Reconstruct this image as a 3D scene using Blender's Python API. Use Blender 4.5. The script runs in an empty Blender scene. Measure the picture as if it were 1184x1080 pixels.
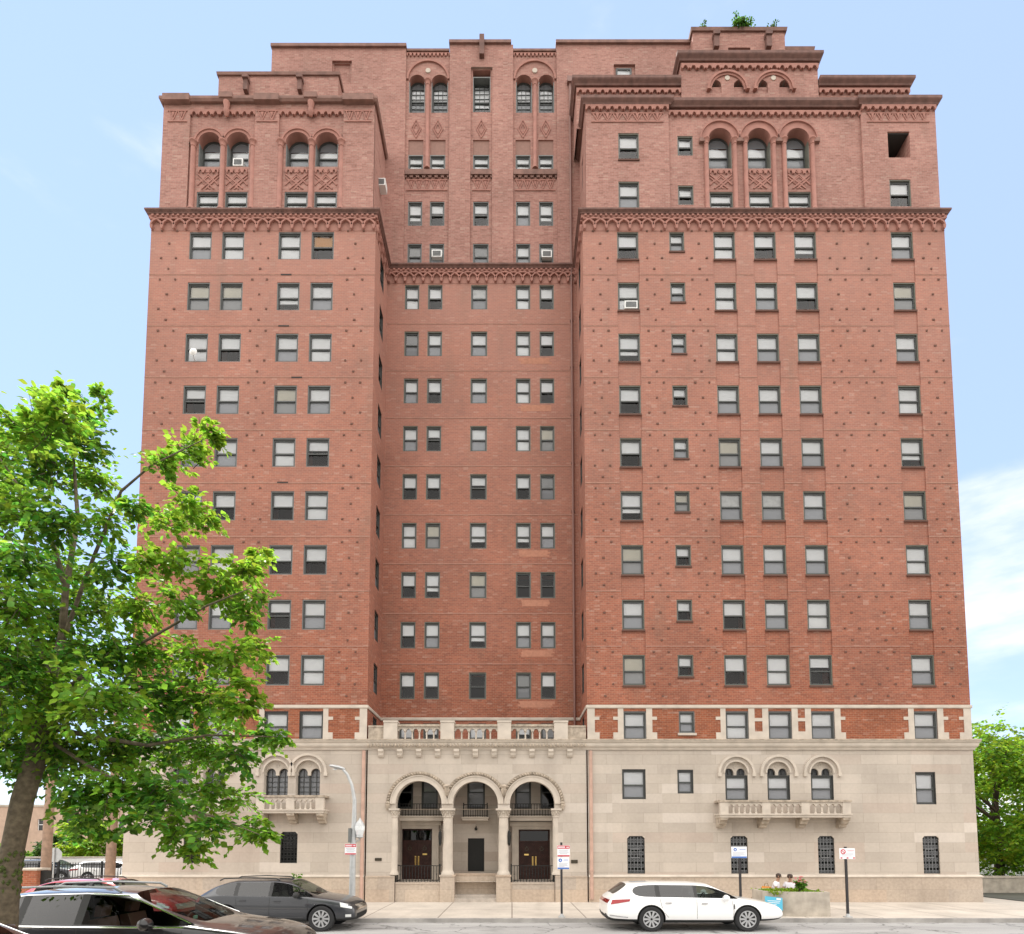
import bpy, bmesh, math, random
import numpy as np
from mathutils import Vector, Matrix
from mathutils.bvhtree import BVHTree
random.seed(7)
rng = np.random.default_rng(11)
R = math.radians
scene = bpy.context.scene
COL = scene.collection

# ---------------------------------------------------------------- camera
CAM_D, CAM_H, PITCH, F = 25.6, 2.455, R(4.09), 700.0       # metres to the facade, eye height, tilt, focal length in photo pixels
cam_data = bpy.data.cameras.new('camera')
cam = bpy.data.objects.new('camera', cam_data); COL.objects.link(cam)
cam.location = (0, -CAM_D, CAM_H)
cam.rotation_euler = (R(90) + PITCH, 0, 0)
cam_data.sensor_width = 36.0
cam_data.lens = 36.0 * F / 1184.0
cam_data.shift_y = (925 - 540) / 1184.0                     # architectural shift lens
cam_data.clip_start = 0.05; cam_data.clip_end = 3000
scene.camera = cam

# ---------------------------------------------------------------- light
SUN_EL, SUN_AZ = R(58), R(-40)                              # sun high behind the building, to its left
world = bpy.data.worlds.new('World'); scene.world = world
world.use_nodes = True
wn, wl = world.node_tree.nodes, world.node_tree.links
wn.clear()
w_out = wn.new('ShaderNodeOutputWorld')
sky = wn.new('ShaderNodeTexSky'); sky.sky_type = 'NISHITA'; sky.sun_disc = False
sky.sun_elevation = SUN_EL; sky.sun_rotation = SUN_AZ
sky.air_density = 1.0; sky.dust_density = 0.0; sky.ozone_density = 1.5
bg_sky = wn.new('ShaderNodeBackground'); bg_sky.inputs['Strength'].default_value = 0.15
wl.new(sky.outputs[0], bg_sky.inputs['Color'])
# clouds: thin streaks low over the street, plus an unseen bright cloud deck added behind the camera to light the facade
tc = wn.new('ShaderNodeTexCoord')
sep = wn.new('ShaderNodeSeparateXYZ'); wl.new(tc.outputs['Generated'], sep.inputs[0])
mp = wn.new('ShaderNodeMapping'); mp.inputs['Scale'].default_value = (1.6, 1.6, 5.0)
wl.new(tc.outputs['Generated'], mp.inputs[0])
nz = wn.new('ShaderNodeTexNoise'); nz.inputs['Scale'].default_value = 2.3; nz.inputs['Detail'].default_value = 7
nz.inputs['Roughness'].default_value = 0.55
wl.new(mp.outputs[0], nz.inputs['Vector'])
def wmath(op, a, b=None, clamp=False):
    n = wn.new('ShaderNodeMath'); n.operation = op; n.use_clamp = clamp
    for i, v in enumerate((a, b)):
        if v is None: continue
        if isinstance(v, (int, float)): n.inputs[i].default_value = v
        else: wl.new(v, n.inputs[i])
    return n.outputs[0]
def wramp(v, a, b, c=0.0, d=1.0):
    n = wn.new('ShaderNodeMapRange'); n.interpolation_type = 'SMOOTHSTEP'
    wl.new(v, n.inputs[0])
    for i, q in enumerate((a, b, c, d)): n.inputs[i + 1].default_value = q
    return n.outputs[0]
back = wramp(sep.outputs['Y'], 0.42, -0.15)
low = wramp(sep.outputs['Z'], 0.62, 0.10)
low = wmath('MULTIPLY', low, wramp(sep.outputs['X'], -0.75, 0.75, 0.55, 1.0))
cover = wmath('ADD', wmath('MULTIPLY', back, 1.15), wmath('MULTIPLY', low, 0.27))
dens = wmath('ADD', nz.outputs[0], cover)
cl = wramp(dens, 0.60, 1.02)
bg_veil = wn.new('ShaderNodeBackground'); bg_veil.inputs['Color'].default_value = (0.54, 0.69, 1.0, 1); bg_veil.inputs['Strength'].default_value = 0.86   # thin high cirrus
mixv = wn.new('ShaderNodeMixShader'); mixv.inputs[0].default_value = 0.62
wl.new(bg_sky.outputs[0], mixv.inputs[1]); wl.new(bg_veil.outputs[0], mixv.inputs[2])
cl_str = wmath('MULTIPLY', wmath('ADD', wmath('MULTIPLY', back, 1.35), 0.95), wramp(wmath('ADD', sep.outputs['Z'], wmath('MULTIPLY', sep.outputs['Y'], 1.2)), -0.55, 0.05, 0.45, 1.0))
bg_cl = wn.new('ShaderNodeBackground'); bg_cl.inputs['Color'].default_value = (1.0, 0.965, 0.925, 1)
wl.new(cl_str, bg_cl.inputs['Strength'])
mixw = wn.new('ShaderNodeMixShader')
wl.new(cl, mixw.inputs[0]); wl.new(mixv.outputs[0], mixw.inputs[1]); wl.new(bg_cl.outputs[0], mixw.inputs[2])
wl.new(mixw.outputs[0], w_out.inputs['Surface'])

sun_data = bpy.data.lights.new('sun', 'SUN'); sun_data.energy = 4.0; sun_data.angle = R(0.5); sun_data.color = (1.0, 0.95, 0.87)
sun = bpy.data.objects.new('sun', sun_data); COL.objects.link(sun)
sd = Vector((math.sin(SUN_AZ) * math.cos(SUN_EL), math.cos(SUN_AZ) * math.cos(SUN_EL), math.sin(SUN_EL)))
sun.rotation_euler = sd.to_track_quat('Z', 'Y').to_euler()
sun.location = (-20, 30, 60)
scene.view_settings.view_transform = 'Standard'; scene.view_settings.look = 'None'
scene.view_settings.exposure = 0.62; scene.view_settings.gamma = 1.0
scene.render.engine = 'CYCLES'
scene.cycles.max_bounces = 8; scene.cycles.transparent_max_bounces = 16
scene.cycles.use_denoising = True

# ---------------------------------------------------------------- materials
MATS = {}
def nodes_of(name):
    m = bpy.data.materials.new(name); m.use_nodes = True
    MATS[name] = m
    nt = m.node_tree
    return m, nt.nodes, nt.links, nt.nodes['Principled BSDF']
def plain(name, col, rough=0.7, metal=0.0, spec=0.5, noise=0.0, nscale=8.0, bump=0.0, coat=0.0):
    m, n, l, b = nodes_of(name)
    b.inputs['Base Color'].default_value = (*col, 1); b.inputs['Roughness'].default_value = rough
    b.inputs['Metallic'].default_value = metal; b.inputs['Specular IOR Level'].default_value = spec
    b.inputs['Coat Weight'].default_value = coat; b.inputs['Coat Roughness'].default_value = 0.04
    if noise or bump:
        t = n.new('ShaderNodeTexCoord'); x = n.new('ShaderNodeTexNoise')
        x.inputs['Scale'].default_value = nscale; x.inputs['Detail'].default_value = 6
        l.new(t.outputs['Object'], x.inputs['Vector'])
        if noise:
            mr = n.new('ShaderNodeMapRange'); mr.inputs[1].default_value = .3; mr.inputs[2].default_value = .7
            mr.inputs[3].default_value = 1 - noise; mr.inputs[4].default_value = 1 + noise
            l.new(x.outputs[0], mr.inputs[0])
            h = n.new('ShaderNodeVectorMath'); h.operation = 'SCALE'; h.inputs[0].default_value = col
            l.new(mr.outputs[0], h.inputs['Scale']); l.new(h.outputs[0], b.inputs['Base Color'])
        if bump:
            bp = n.new('ShaderNodeBump'); bp.inputs['Strength'].default_value = bump; bp.inputs['Distance'].default_value = .02
            l.new(x.outputs[0], bp.inputs['Height']); l.new(bp.outputs[0], b.inputs['Normal'])
    return m
def masonry(name, c1, c2, mortar, bw, bh, msize, patch=0.25, pscale=.35, stain=0.0, flecks=None, bump=.3, rough=.85, offs=.5, tints=None, msmooth=.1, flare_veil=None, fine=.1, flat=False):
    m, n, l, b = nodes_of(name)
    g = n.new('ShaderNodeNewGeometry'); sp = n.new('ShaderNodeSeparateXYZ'); l.new(g.outputs['Position'], sp.inputs[0])
    ad = n.new('ShaderNodeMath'); l.new(sp.outputs['X'], ad.inputs[0]); l.new(sp.outputs['Y'], ad.inputs[1])
    cb = n.new('ShaderNodeCombineXYZ'); l.new(sp.outputs['X'] if flat else ad.outputs[0], cb.inputs[0]); l.new(sp.outputs['Y' if flat else 'Z'], cb.inputs[1])
    br = n.new('ShaderNodeTexBrick'); l.new(cb.outputs[0], br.inputs['Vector'])
    br.offset = offs
    br.inputs['Color1'].default_value = (*c1, 1); br.inputs['Color2'].default_value = (*c2, 1)
    br.inputs['Mortar'].default_value = (*mortar, 1); br.inputs['Scale'].default_value = 1
    br.inputs['Mortar Size'].default_value = msize; br.inputs['Mortar Smooth'].default_value = msmooth
    br.inputs['Brick Width'].default_value = bw; br.inputs['Row Height'].default_value = bh
    br.inputs['Bias'].default_value = 0
    col = br.outputs['Color']
    def noise(scale, detail=5, vec=None):
        x = n.new('ShaderNodeTexNoise'); x.inputs['Scale'].default_value = scale; x.inputs['Detail'].default_value = detail
        l.new(vec or cb.outputs[0], x.inputs['Vector']); return x.outputs[0]
    def rng_(v, a, b_, c, d):
        x = n.new('ShaderNodeMapRange'); l.new(v, x.inputs[0])
        for i, q in enumerate((a, b_, c, d)): x.inputs[i + 1].default_value = q
        return x.outputs[0]
    def mixc(f, a, b_, mode='MIX'):
        x = n.new('ShaderNodeMix'); x.data_type = 'RGBA'; x.blend_type = mode
        if isinstance(f, float): x.inputs[0].default_value = f
        else: l.new(f, x.inputs[0])
        for i, q in ((6, a), (7, b_)):
            if isinstance(q, tuple): x.inputs[i].default_value = (*q, 1)
            else: l.new(q, x.inputs[i])
        return x.outputs[2]
    def scale(c, f):
        x = n.new('ShaderNodeVectorMath'); x.operation = 'SCALE'; l.new(c, x.inputs[0]); l.new(f, x.inputs['Scale']); return x.outputs[0]
    if tints:                                     # each block its own tint: cell noise on the block grid
        mp_ = n.new('ShaderNodeMapping'); mp_.inputs['Scale'].default_value = (1 / (bw * 1.37), 1 / bh, 1); l.new(cb.outputs[0], mp_.inputs[0])
        wh = n.new('ShaderNodeTexWhiteNoise'); wh.noise_dimensions = '2D'
        fl = n.new('ShaderNodeVectorMath'); fl.operation = 'FLOOR'; l.new(mp_.outputs[0], fl.inputs[0]); l.new(fl.outputs[0], wh.inputs['Vector'])
        for i, (tcol, lo, hi, amt) in enumerate(tints):
            col = mixc(rng_(wh.outputs[0], lo, hi, 0, amt), col, tcol)
    col = scale(col, rng_(noise(pscale), .3, .7, 1 - patch, 1 + patch * .8))
    col = scale(col, rng_(noise(9, 3), .3, .7, 1 - fine, 1 + fine))
    if flecks:
        mp2 = n.new('ShaderNodeMapping'); mp2.inputs['Scale'].default_value = (4.2, 13.0, 1); l.new(cb.outputs[0], mp2.inputs[0])
        f2 = n.new('ShaderNodeVectorMath'); f2.operation = 'FLOOR'; l.new(mp2.outputs[0], f2.inputs[0])
        w2 = n.new('ShaderNodeTexWhiteNoise'); w2.noise_dimensions = '2D'; l.new(f2.outputs[0], w2.inputs['Vector'])
        col = mixc(rng_(w2.outputs[0], .90, .99, 0, .20), col, flecks[0])
        col = mixc(rng_(w2.outputs[0], .12, .02, 0, .26), col, flecks[1])
    if flare_veil:                                    # pale lens-flare veil painted into the brick, stronger with height, broken up by noise
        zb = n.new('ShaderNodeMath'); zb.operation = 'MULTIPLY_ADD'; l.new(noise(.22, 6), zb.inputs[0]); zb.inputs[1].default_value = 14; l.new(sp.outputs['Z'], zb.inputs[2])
        col = mixc(rng_(zb.outputs[0], 13, 40, 0, .50), col, flare_veil)
    if stain:
        mp3 = n.new('ShaderNodeMapping'); mp3.inputs['Scale'].default_value = (1.1, .22, 1); l.new(cb.outputs[0], mp3.inputs[0])
        col = mixc(rng_(noise(1.2, 8, mp3.outputs[0]), .55, .78, 0, stain), col, (.16, .13, .10))
    l.new(col, b.inputs['Base Color']); b.inputs['Roughness'].default_value = rough
    b.inputs['Specular IOR Level'].default_value = .25
    if bump:
        bp = n.new('ShaderNodeBump'); bp.inputs['Strength'].default_value = bump; bp.inputs['Distance'].default_value = .012
        inv = n.new('ShaderNodeMath'); inv.operation = 'SUBTRACT'; inv.inputs[0].default_value = 1; l.new(br.outputs['Fac'], inv.inputs[1])
        l.new(inv.outputs[0], bp.inputs['Height']); l.new(bp.outputs[0], b.inputs['Normal'])
    return m
FLK = ((.55, .44, .36), (.10, .035, .025))
masonry('brick', (.300, .093, .045), (.215, .063, .032), (.29, .17, .11), .215, .0815, .007, patch=.20, stain=.16, flecks=FLK)
masonry('brick_pale', (.41, .185, .135), (.31, .125, .092), (.40, .27, .22), .215, .0815, .007, patch=.15, stain=.16, flecks=FLK)  # paler copy of the brick, applied to no wall
masonry('brick_shaft', (.300, .092, .050), (.215, .063, .036), (.29, .175, .115), .215, .0815, .007, patch=.20, stain=.26, flecks=FLK, flare_veil=(.50, .295, .25))
masonry('brick_veiled', (.385, .195, .158), (.305, .145, .116), (.34, .23, .195), .215, .0815, .007, patch=.14, stain=.2, flecks=FLK)  # paler pink brick for the upper stages, flare veil put into its colour
masonry('limestone', (.49, .43, .365), (.425, .37, .312), (.33, .285, .24), 1.55, .415, .007, patch=.10, pscale=.5, stain=.20, fine=.035,
        tints=[((.47, .36, .295), .80, .92, .5), ((.56, .50, .44), .17, .07, .6), ((.40, .35, .30), .45, .5, .3)], bump=.15, offs=.41)
masonry('plinth_stone', (.46, .375, .295), (.41, .34, .275), (.33, .27, .22), 1.9, .52, .006, patch=.14, pscale=.6, stain=.30,
        tints=[((.48, .36, .265), .75, .9, .45), ((.36, .315, .27), .3, .15, .55)], bump=.15, offs=.37)
plain('step_stone', (.40, .35, .30), .85, noise=.2, nscale=3)
plain('limestone_trim', (.49, .43, .362), .85, noise=.13, nscale=2.2, bump=.25)
plain('limestone_base', (.47, .37, .275), .85, noise=.14, nscale=1.5, bump=.2)
plain('limestone_dirty', (.36, .30, .235), .9, noise=.35, nscale=5, bump=.4)
plain('terracotta', (.32, .145, .112), .8, noise=.14, nscale=3)
plain('terracotta_dark', (.145, .072, .057), .8, noise=.3, nscale=4)
plain('coping_brown', (.20, .105, .082), .8, noise=.25, nscale=3)
plain('corbel_pink', (.335, .165, .128), .85, noise=.12, nscale=2)
plain('patch_brick', (.40, .185, .12), .9, noise=.12, nscale=9)
plain('brick_stud', (.135, .065, .046), .9)
plain('brick_dark', (.105, .05, .036), .9)
plain('band_brick', (.36, .19, .14), .85, noise=.15, nscale=6)
plain('frame_olive', (.125, .125, .098), .5, noise=.1)
plain('frame_grey', (.135, .14, .135), .5, noise=.1)
plain('frame_black', (.028, .028, .026), .45)
plain('sash_dark', (.045, .048, .045), .45)
plain('blind_white', (.94, .945, .95), .8, noise=.05, nscale=1.3)
plain('blind_cream', (.72, .68, .58), .85, noise=.06, nscale=2)
plain('blind_grey', (.42, .42, .42), .85, noise=.1, nscale=2)
plain('blind_orange', (.62, .30, .07), .85)
plain('curtain_lace', (.70, .70, .69), .9, noise=.15, nscale=4)
plain('interior_dark', (.035, .032, .03), .9)
plain('iron', (.018, .018, .017), .6, spec=.25)
plain('door_wood', (.042, .016, .012), .5, spec=.25, noise=.3, nscale=5)
plain('brass', (.75, .52, .18), .3, metal=1)
plain('spandrel_brown', (.25, .135, .105), .8, noise=.1)
plain('roof_felt', (.14, .13, .125), .9, noise=.15)
plain('pipe_pink', (.46, .30, .235), .7, noise=.12, nscale=3)
plain('pipe_brown', (.20, .10, .08), .6)
plain('plastic_white', (.74, .74, .72), .5)
plain('grille_grey', (.15, .155, .16), .6)
plain('bronze', (.06, .05, .035), .4, metal=.6)
def glass_mat(name, tint, dust=0.0, dustcol=(.3, .3, .3), rough=0.01, ior=1.5, wob=.008):
    m, n, l, b = nodes_of(name)
    out = n['Material Output']; n.remove(b)
    tr = n.new('ShaderNodeBsdfTransparent'); tr.inputs[0].default_value = (*tint, 1)
    gl = n.new('ShaderNodeBsdfGlossy'); gl.inputs['Roughness'].default_value = rough
    fr = n.new('ShaderNodeFresnel'); fr.inputs['IOR'].default_value = ior
    # old panes are never quite flat
    t = n.new('ShaderNodeTexCoord'); x = n.new('ShaderNodeTexNoise'); x.inputs['Scale'].default_value = 1.6; l.new(t.outputs['Object'], x.inputs['Vector'])
    bp = n.new('ShaderNodeBump'); bp.inputs['Strength'].default_value = wob; bp.inputs['Distance'].default_value = .05
    l.new(x.outputs[0], bp.inputs['Height']); l.new(bp.outputs[0], gl.inputs['Normal'])
    mx = n.new('ShaderNodeMixShader'); l.new(fr.outputs[0], mx.inputs[0]); l.new(tr.outputs[0], mx.inputs[1]); l.new(gl.outputs[0], mx.inputs[2])
    sh = mx.outputs[0]
    if dust:
        df = n.new('ShaderNodeBsdfDiffuse'); df.inputs[0].default_value = (*dustcol, 1)
        m2 = n.new('ShaderNodeMixShader'); m2.inputs[0].default_value = dust; l.new(sh, m2.inputs[1]); l.new(df.outputs[0], m2.inputs[2]); sh = m2.outputs[0]
    l.new(sh, out.inputs['Surface'])
    return m
glass_mat('glass', (.98, .985, .99), ior=1.5)
glass_mat('glass_screen', (.70, .71, .73), dust=.42, dustcol=(.34, .35, .37), ior=1.5)
glass_mat('glass_dark', (.16, .17, .18))
glass_mat('glass_car', (.46, .52, .50), ior=1.16, wob=0)
glass_mat('glass_tint', (.07, .08, .09), ior=1.75, wob=0)
def M(n): return MATS[n]

# ---------------------------------------------------------------- helpers
class MB:
    """collects faces, builds ONE mesh object"""
    def __init__(s): s.v = []; s.f = []; s.m = []
    def add(s, vs, fs, m=0):
        o = len(s.v); s.v.extend(tuple(p) for p in vs)
        for f in fs: s.f.append(tuple(o + i for i in f)); s.m.append(m)
    def quad(s, a, b, c, d, m=0): s.add((a, b, c, d), ((0, 1, 2, 3),), m)
    def box(s, x0, x1, y0, y1, z0, z1, m=0):
        s.add([(x0,y0,z0),(x1,y0,z0),(x1,y1,z0),(x0,y1,z0),(x0,y0,z1),(x1,y0,z1),(x1,y1,z1),(x0,y1,z1)],
              [(0,3,2,1),(4,5,6,7),(0,1,5,4),(1,2,6,5),(2,3,7,6),(3,0,4,7)], m)
    def prism(s, pts, mp, d0, d1, m=0):
        """polygon pts (s,t) extruded from depth d0 to d1 through mp(s,t,d)"""
        n = len(pts)
        vs = [mp(a, b, d0) for a, b in pts] + [mp(a, b, d1) for a, b in pts]
        fs = [tuple(range(n)), tuple(range(2 * n - 1, n - 1, -1))] + [(i, i + n, (i + 1) % n + n, (i + 1) % n) for i in range(n)]
        s.add(vs, fs, m)
    def bar(s, mp, a, b, w, d0, d1, m=0):
        """straight bar between plan points a,b of width w on a mapped plane"""
        a = Vector(a); b = Vector(b); t = (b - a); t.normalize(); nrm = Vector((-t.y, t.x)) * (w / 2)
        s.prism([tuple(a - nrm), tuple(b - nrm), tuple(b + nrm), tuple(a + nrm)], mp, d0, d1, m)
    def tube(s, pts, r, n=8, m=0, caps=True):
        pts = [Vector(p) for p in pts]; rs = r if isinstance(r, (list, tuple)) else [r] * len(pts)
        o = len(s.v); prev = None
        for i, p in enumerate(pts):
            d = (pts[min(i + 1, len(pts) - 1)] - pts[max(i - 1, 0)]).normalized()
            if prev is None:
                a = d.cross(Vector((0, 0, 1)) if abs(d.z) < .9 else Vector((1, 0, 0))).normalized()
            else:
                a = (prev - d * prev.dot(d)).normalized()
            prev = a; b = d.cross(a)
            for k in range(n):
                t = 2 * math.pi * k / n
                s.v.append(tuple(p + (a * math.cos(t) + b * math.sin(t)) * rs[i]))
        for i in range(len(pts) - 1):
            for k in range(n):
                s.f.append((o + i*n + k, o + i*n + (k+1) % n, o + (i+1)*n + (k+1) % n, o + (i+1)*n + k)); s.m.append(m)
        if caps:
            s.f.append(tuple(o + k for k in range(n))[::-1]); s.m.append(m)
            s.f.append(tuple(o + (len(pts)-1)*n + k for k in range(n))); s.m.append(m)
    def lathe(s, prof, c=(0, 0, 0), n=16, m=0, axis='Z'):
        """prof: list of (radius, height)"""
        o = len(s.v)
        for r_, h in prof:
            for k in range(n):
                t = 2 * math.pi * k / n; a, b = r_ * math.cos(t), r_ * math.sin(t)
                p = (a, b, h) if axis == 'Z' else (a, h, b)
                s.v.append((p[0] + c[0], p[1] + c[1], p[2] + c[2]))
        for i in range(len(prof) - 1):
            for k in range(n):
                s.f.append((o + i*n + k, o + i*n + (k+1) % n, o + (i+1)*n + (k+1) % n, o + (i+1)*n + k)); s.m.append(m)
        s.f.append(tuple(o + k for k in range(n))[::-1]); s.m.append(m)
        s.f.append(tuple(o + (len(prof)-1)*n + k for k in range(n))); s.m.append(m)
    def ring(s, mp, c, r0, r1, a0, a1, d0, d1, n=16, m=0):
        """arc band between radii r0<r1 on a mapped plane"""
        for i in range(n):
            t0 = a0 + (a1 - a0) * i / n; t1 = a0 + (a1 - a0) * (i + 1) / n
            q = lambda r_, t: (c[0] + r_ * math.cos(t), c[1] + r_ * math.sin(t))
            A, B, C_, D_ = q(r0, t0), q(r1, t0), q(r1, t1), q(r0, t1)
            s.quad(mp(*A, d0), mp(*B, d0), mp(*C_, d0), mp(*D_, d0), m)
            s.quad(mp(*B, d0), mp(*B, d1), mp(*C_, d1), mp(*C_, d0), m)
            s.quad(mp(*A, d0), mp(*D_, d0), mp(*D_, d1), mp(*A, d1), m)
            if i == 0: s.quad(mp(*A, d0), mp(*A, d1), mp(*B, d1), mp(*B, d0), m)
            if i == n - 1: s.quad(mp(*D_, d0), mp(*C_, d0), mp(*C_, d1), mp(*D_, d1), m)
    def mesh(s, name, mats):
        me = bpy.data.meshes.new(name); me.from_pydata(s.v, [], s.f)
        for x in (mats if isinstance(mats, (list, tuple)) else [mats]): me.materials.append(M(x))
        if any(s.m): me.polygons.foreach_set('material_index', s.m)
        me.update(); return me
    def build(s, name, mats, parent=None, smooth=False):
        me = s.mesh(name, mats)
        if smooth: shade(me)
        return link(name, me, parent)
def shade(me, ang=40):
    me.polygons.foreach_set('use_smooth', [True] * len(me.polygons))
    try: me.set_sharp_from_angle(angle=R(ang))
    except Exception: pass
def link(name, data, parent=None, loc=None, rz=None):
    o = bpy.data.objects.new(name, data); COL.objects.link(o)
    if parent: o.parent = parent
    if loc is not None: o.location = loc
    if rz is not None: o.rotation_euler = (0, 0, rz)
    return o
def thing(name, label, cat, loc=(0, 0, 0), rz=0, group=None):
    o = link(name, None, None, loc, rz); o.empty_display_size = .3
    return tag(o, label, cat, group)
def tag(o, label, cat, group=None):
    o['label'] = label; o['category'] = cat
    if group: o['group'] = group
    return o
def structure(o): o['kind'] = 'structure'; return o
def copy_tree(o, parent=None):
    c = o.copy(); COL.objects.link(c)
    if parent: c.parent = parent
    for ch in list(o.children): copy_tree(ch, c)
    return c
def front(y): return lambda s, t, d: (s, y + d, t)            # wall facing the street
def face_px(x): return lambda s, t, d: (x - d, s, t)           # wall facing +X
def face_mx(x): return lambda s, t, d: (x + d, s, t)           # wall facing -X
def wall(mb, mp, s0, s1, t0, t1, holes=(), m=0, jamb=None, dark=1):
    """a masonry face with real openings. hole: (s0,s1,t0,t1,depth,backmat[,spring]); backmat None = open"""
    jamb = m if jamb is None else jamb
    xs = sorted({s0, s1, *[v for h in holes for v in h[:2] if s0 < v < s1]})
    zs = sorted({t0, t1, *[v for h in holes for v in h[2:4] if t0 < v < t1]})
    for i in range(len(xs) - 1):
        cx = (xs[i] + xs[i+1]) / 2
        run = None
        for j in range(len(zs) - 1):
            cz = (zs[j] + zs[j+1]) / 2
            inside = any(h[0] < cx < h[1] and h[2] < cz < h[3] for h in holes)
            if not inside:
                if run is None: run = zs[j]
            if run is not None and (inside or j == len(zs) - 2):
                top = zs[j] if inside else zs[j+1]
                mb.quad(mp(xs[i], run, 0), mp(xs[i+1], run, 0), mp(xs[i+1], top, 0), mp(xs[i], top, 0), m); run = None
    for h in holes:
        a, b, c, d, dep, bk = h[:6]
        spring = h[6] if len(h) > 6 else None
        def clear(s, t): return not any(k is not h and k[0] < s < k[1] and k[2] < t < k[3] and k[4] >= dep for k in holes)
        top = spring if spring else d
        for p, q, mid in (((a, c), (a, top), (a - .004, (c + top) / 2)), ((b, c), (b, top), (b + .004, (c + top) / 2)),
                          ((a, c), (b, c), ((a + b) / 2, c - .004)), ((a, top), (b, top), ((a + b) / 2, top + .004))):
            if spring and p[1] == top and q[1] == top: continue
            mb.quad(mp(*p, 0), mp(*q, 0), mp(*q, dep), mp(*p, dep), jamb)
        if spring:
            n = 20; r_ = (b - a) / 2; cx = (a + b) / 2; rz_ = d - spring
            for i in range(n):
                th0, th1 = math.pi * i / n, math.pi * (i + 1) / n
                P0 = (cx + r_ * math.cos(th0), spring + rz_ * math.sin(th0)); P1 = (cx + r_ * math.cos(th1), spring + rz_ * math.sin(th1))
                mb.quad(mp(*P0, 0), mp(P0[0], d, 0), mp(P1[0], d, 0), mp(*P1, 0), m)
                mb.quad(mp(*P0, 0), mp(*P1, 0), mp(*P1, dep), mp(*P0, dep), jamb)
        if bk is not None:
            mb.quad(mp(a, c, dep), mp(b, c, dep), mp(b, d, dep), mp(a, d, dep), bk)
def sweep(mb, path, prof, m=0, caps=True):
    """profile (out, z) swept along a plan path; out is to the right of travel"""
    P = [Vector(p) for p in path]; N = len(P); offs = []
    for i in range(N):
        ns = []
        for a, b in ((i - 1, i), (i, i + 1)):
            if a >= 0 and b < N:
                d = (P[b] - P[a]).normalized(); ns.append(Vector((d.y, -d.x)))
        if len(ns) == 2:
            k = ns[0] + ns[1]; k = k / max(.2, k.dot(ns[0]))
        else: k = ns[0]
        offs.append(k)
    o = len(mb.v); n = len(prof)
    for i in range(N):
        for out, z in prof:
            q = P[i] + offs[i] * out; mb.v.append((q.x, q.y, z))
    for i in range(N - 1):
        for k in range(n):
            mb.f.append((o + i*n + k, o + i*n + (k+1) % n, o + (i+1)*n + (k+1) % n, o + (i+1)*n + k)); mb.m.append(m)
    if caps:
        mb.f.append(tuple(o + k for k in range(n))); mb.m.append(m)
        mb.f.append(tuple(o + (N-1)*n + k for k in range(n))[::-1]); mb.m.append(m)
def at(px, py, Y=0.0):
    """measured photo pixel -> metres on the vertical plane at depth Y"""
    u, v = (px - 592) / F, (925 - py) / F
    dy = math.cos(PITCH) - v * math.sin(PITCH); dz = math.sin(PITCH) + v * math.cos(PITCH)
    t = (Y + CAM_D) / dy
    return u * t, CAM_H + dz * t

# ================================================================ BUILDING
XL, XA, XB, XR, DEP, REC = -16.40, -6.20, 3.22, 19.65, 13.0, 2.6
PATH = [(XL, DEP), (XL, 0), (XA, 0), (XA, REC), (XB, REC), (XB, 0), (XR, 0), (XR, DEP)]
HEADS = [30.17 - 2.4511 * i for i in range(10)]                # window heads, top storey of the shaft first; last one is the quoin storey
WH = 1.34
RC = [(4.77, 5.74), (7.14, 7.82), (9.14, 10.12), (10.97, 11.97), (12.80, 13.80), (17.20, 18.20)]
LC = [(-14.64, -13.63), (-13.16, -12.15), (-10.60, -9.58), (-9.10, -8.08)]
CC = [(-5.32, -4.60), (-4.18, -3.45), (-2.04, -1.22), (.18, .91), (1.36, 2.08)]
bld = thing('apartment_building', 'tall red brick apartment building with a pale stone base, set-back top and three-arched entrance', 'building')

class part:
    """with part(name, mats) as mb: ... links what was added as one part of the building"""
    def __init__(s, name, mats='terracotta', parent=None, smooth=False): s.a = (name, mats, parent or bld, smooth)
    def __enter__(s): s.mb = MB(); return s.mb
    def __exit__(s, *e):
        if e[0] is None: s.mb.build(*s.a)
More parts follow.
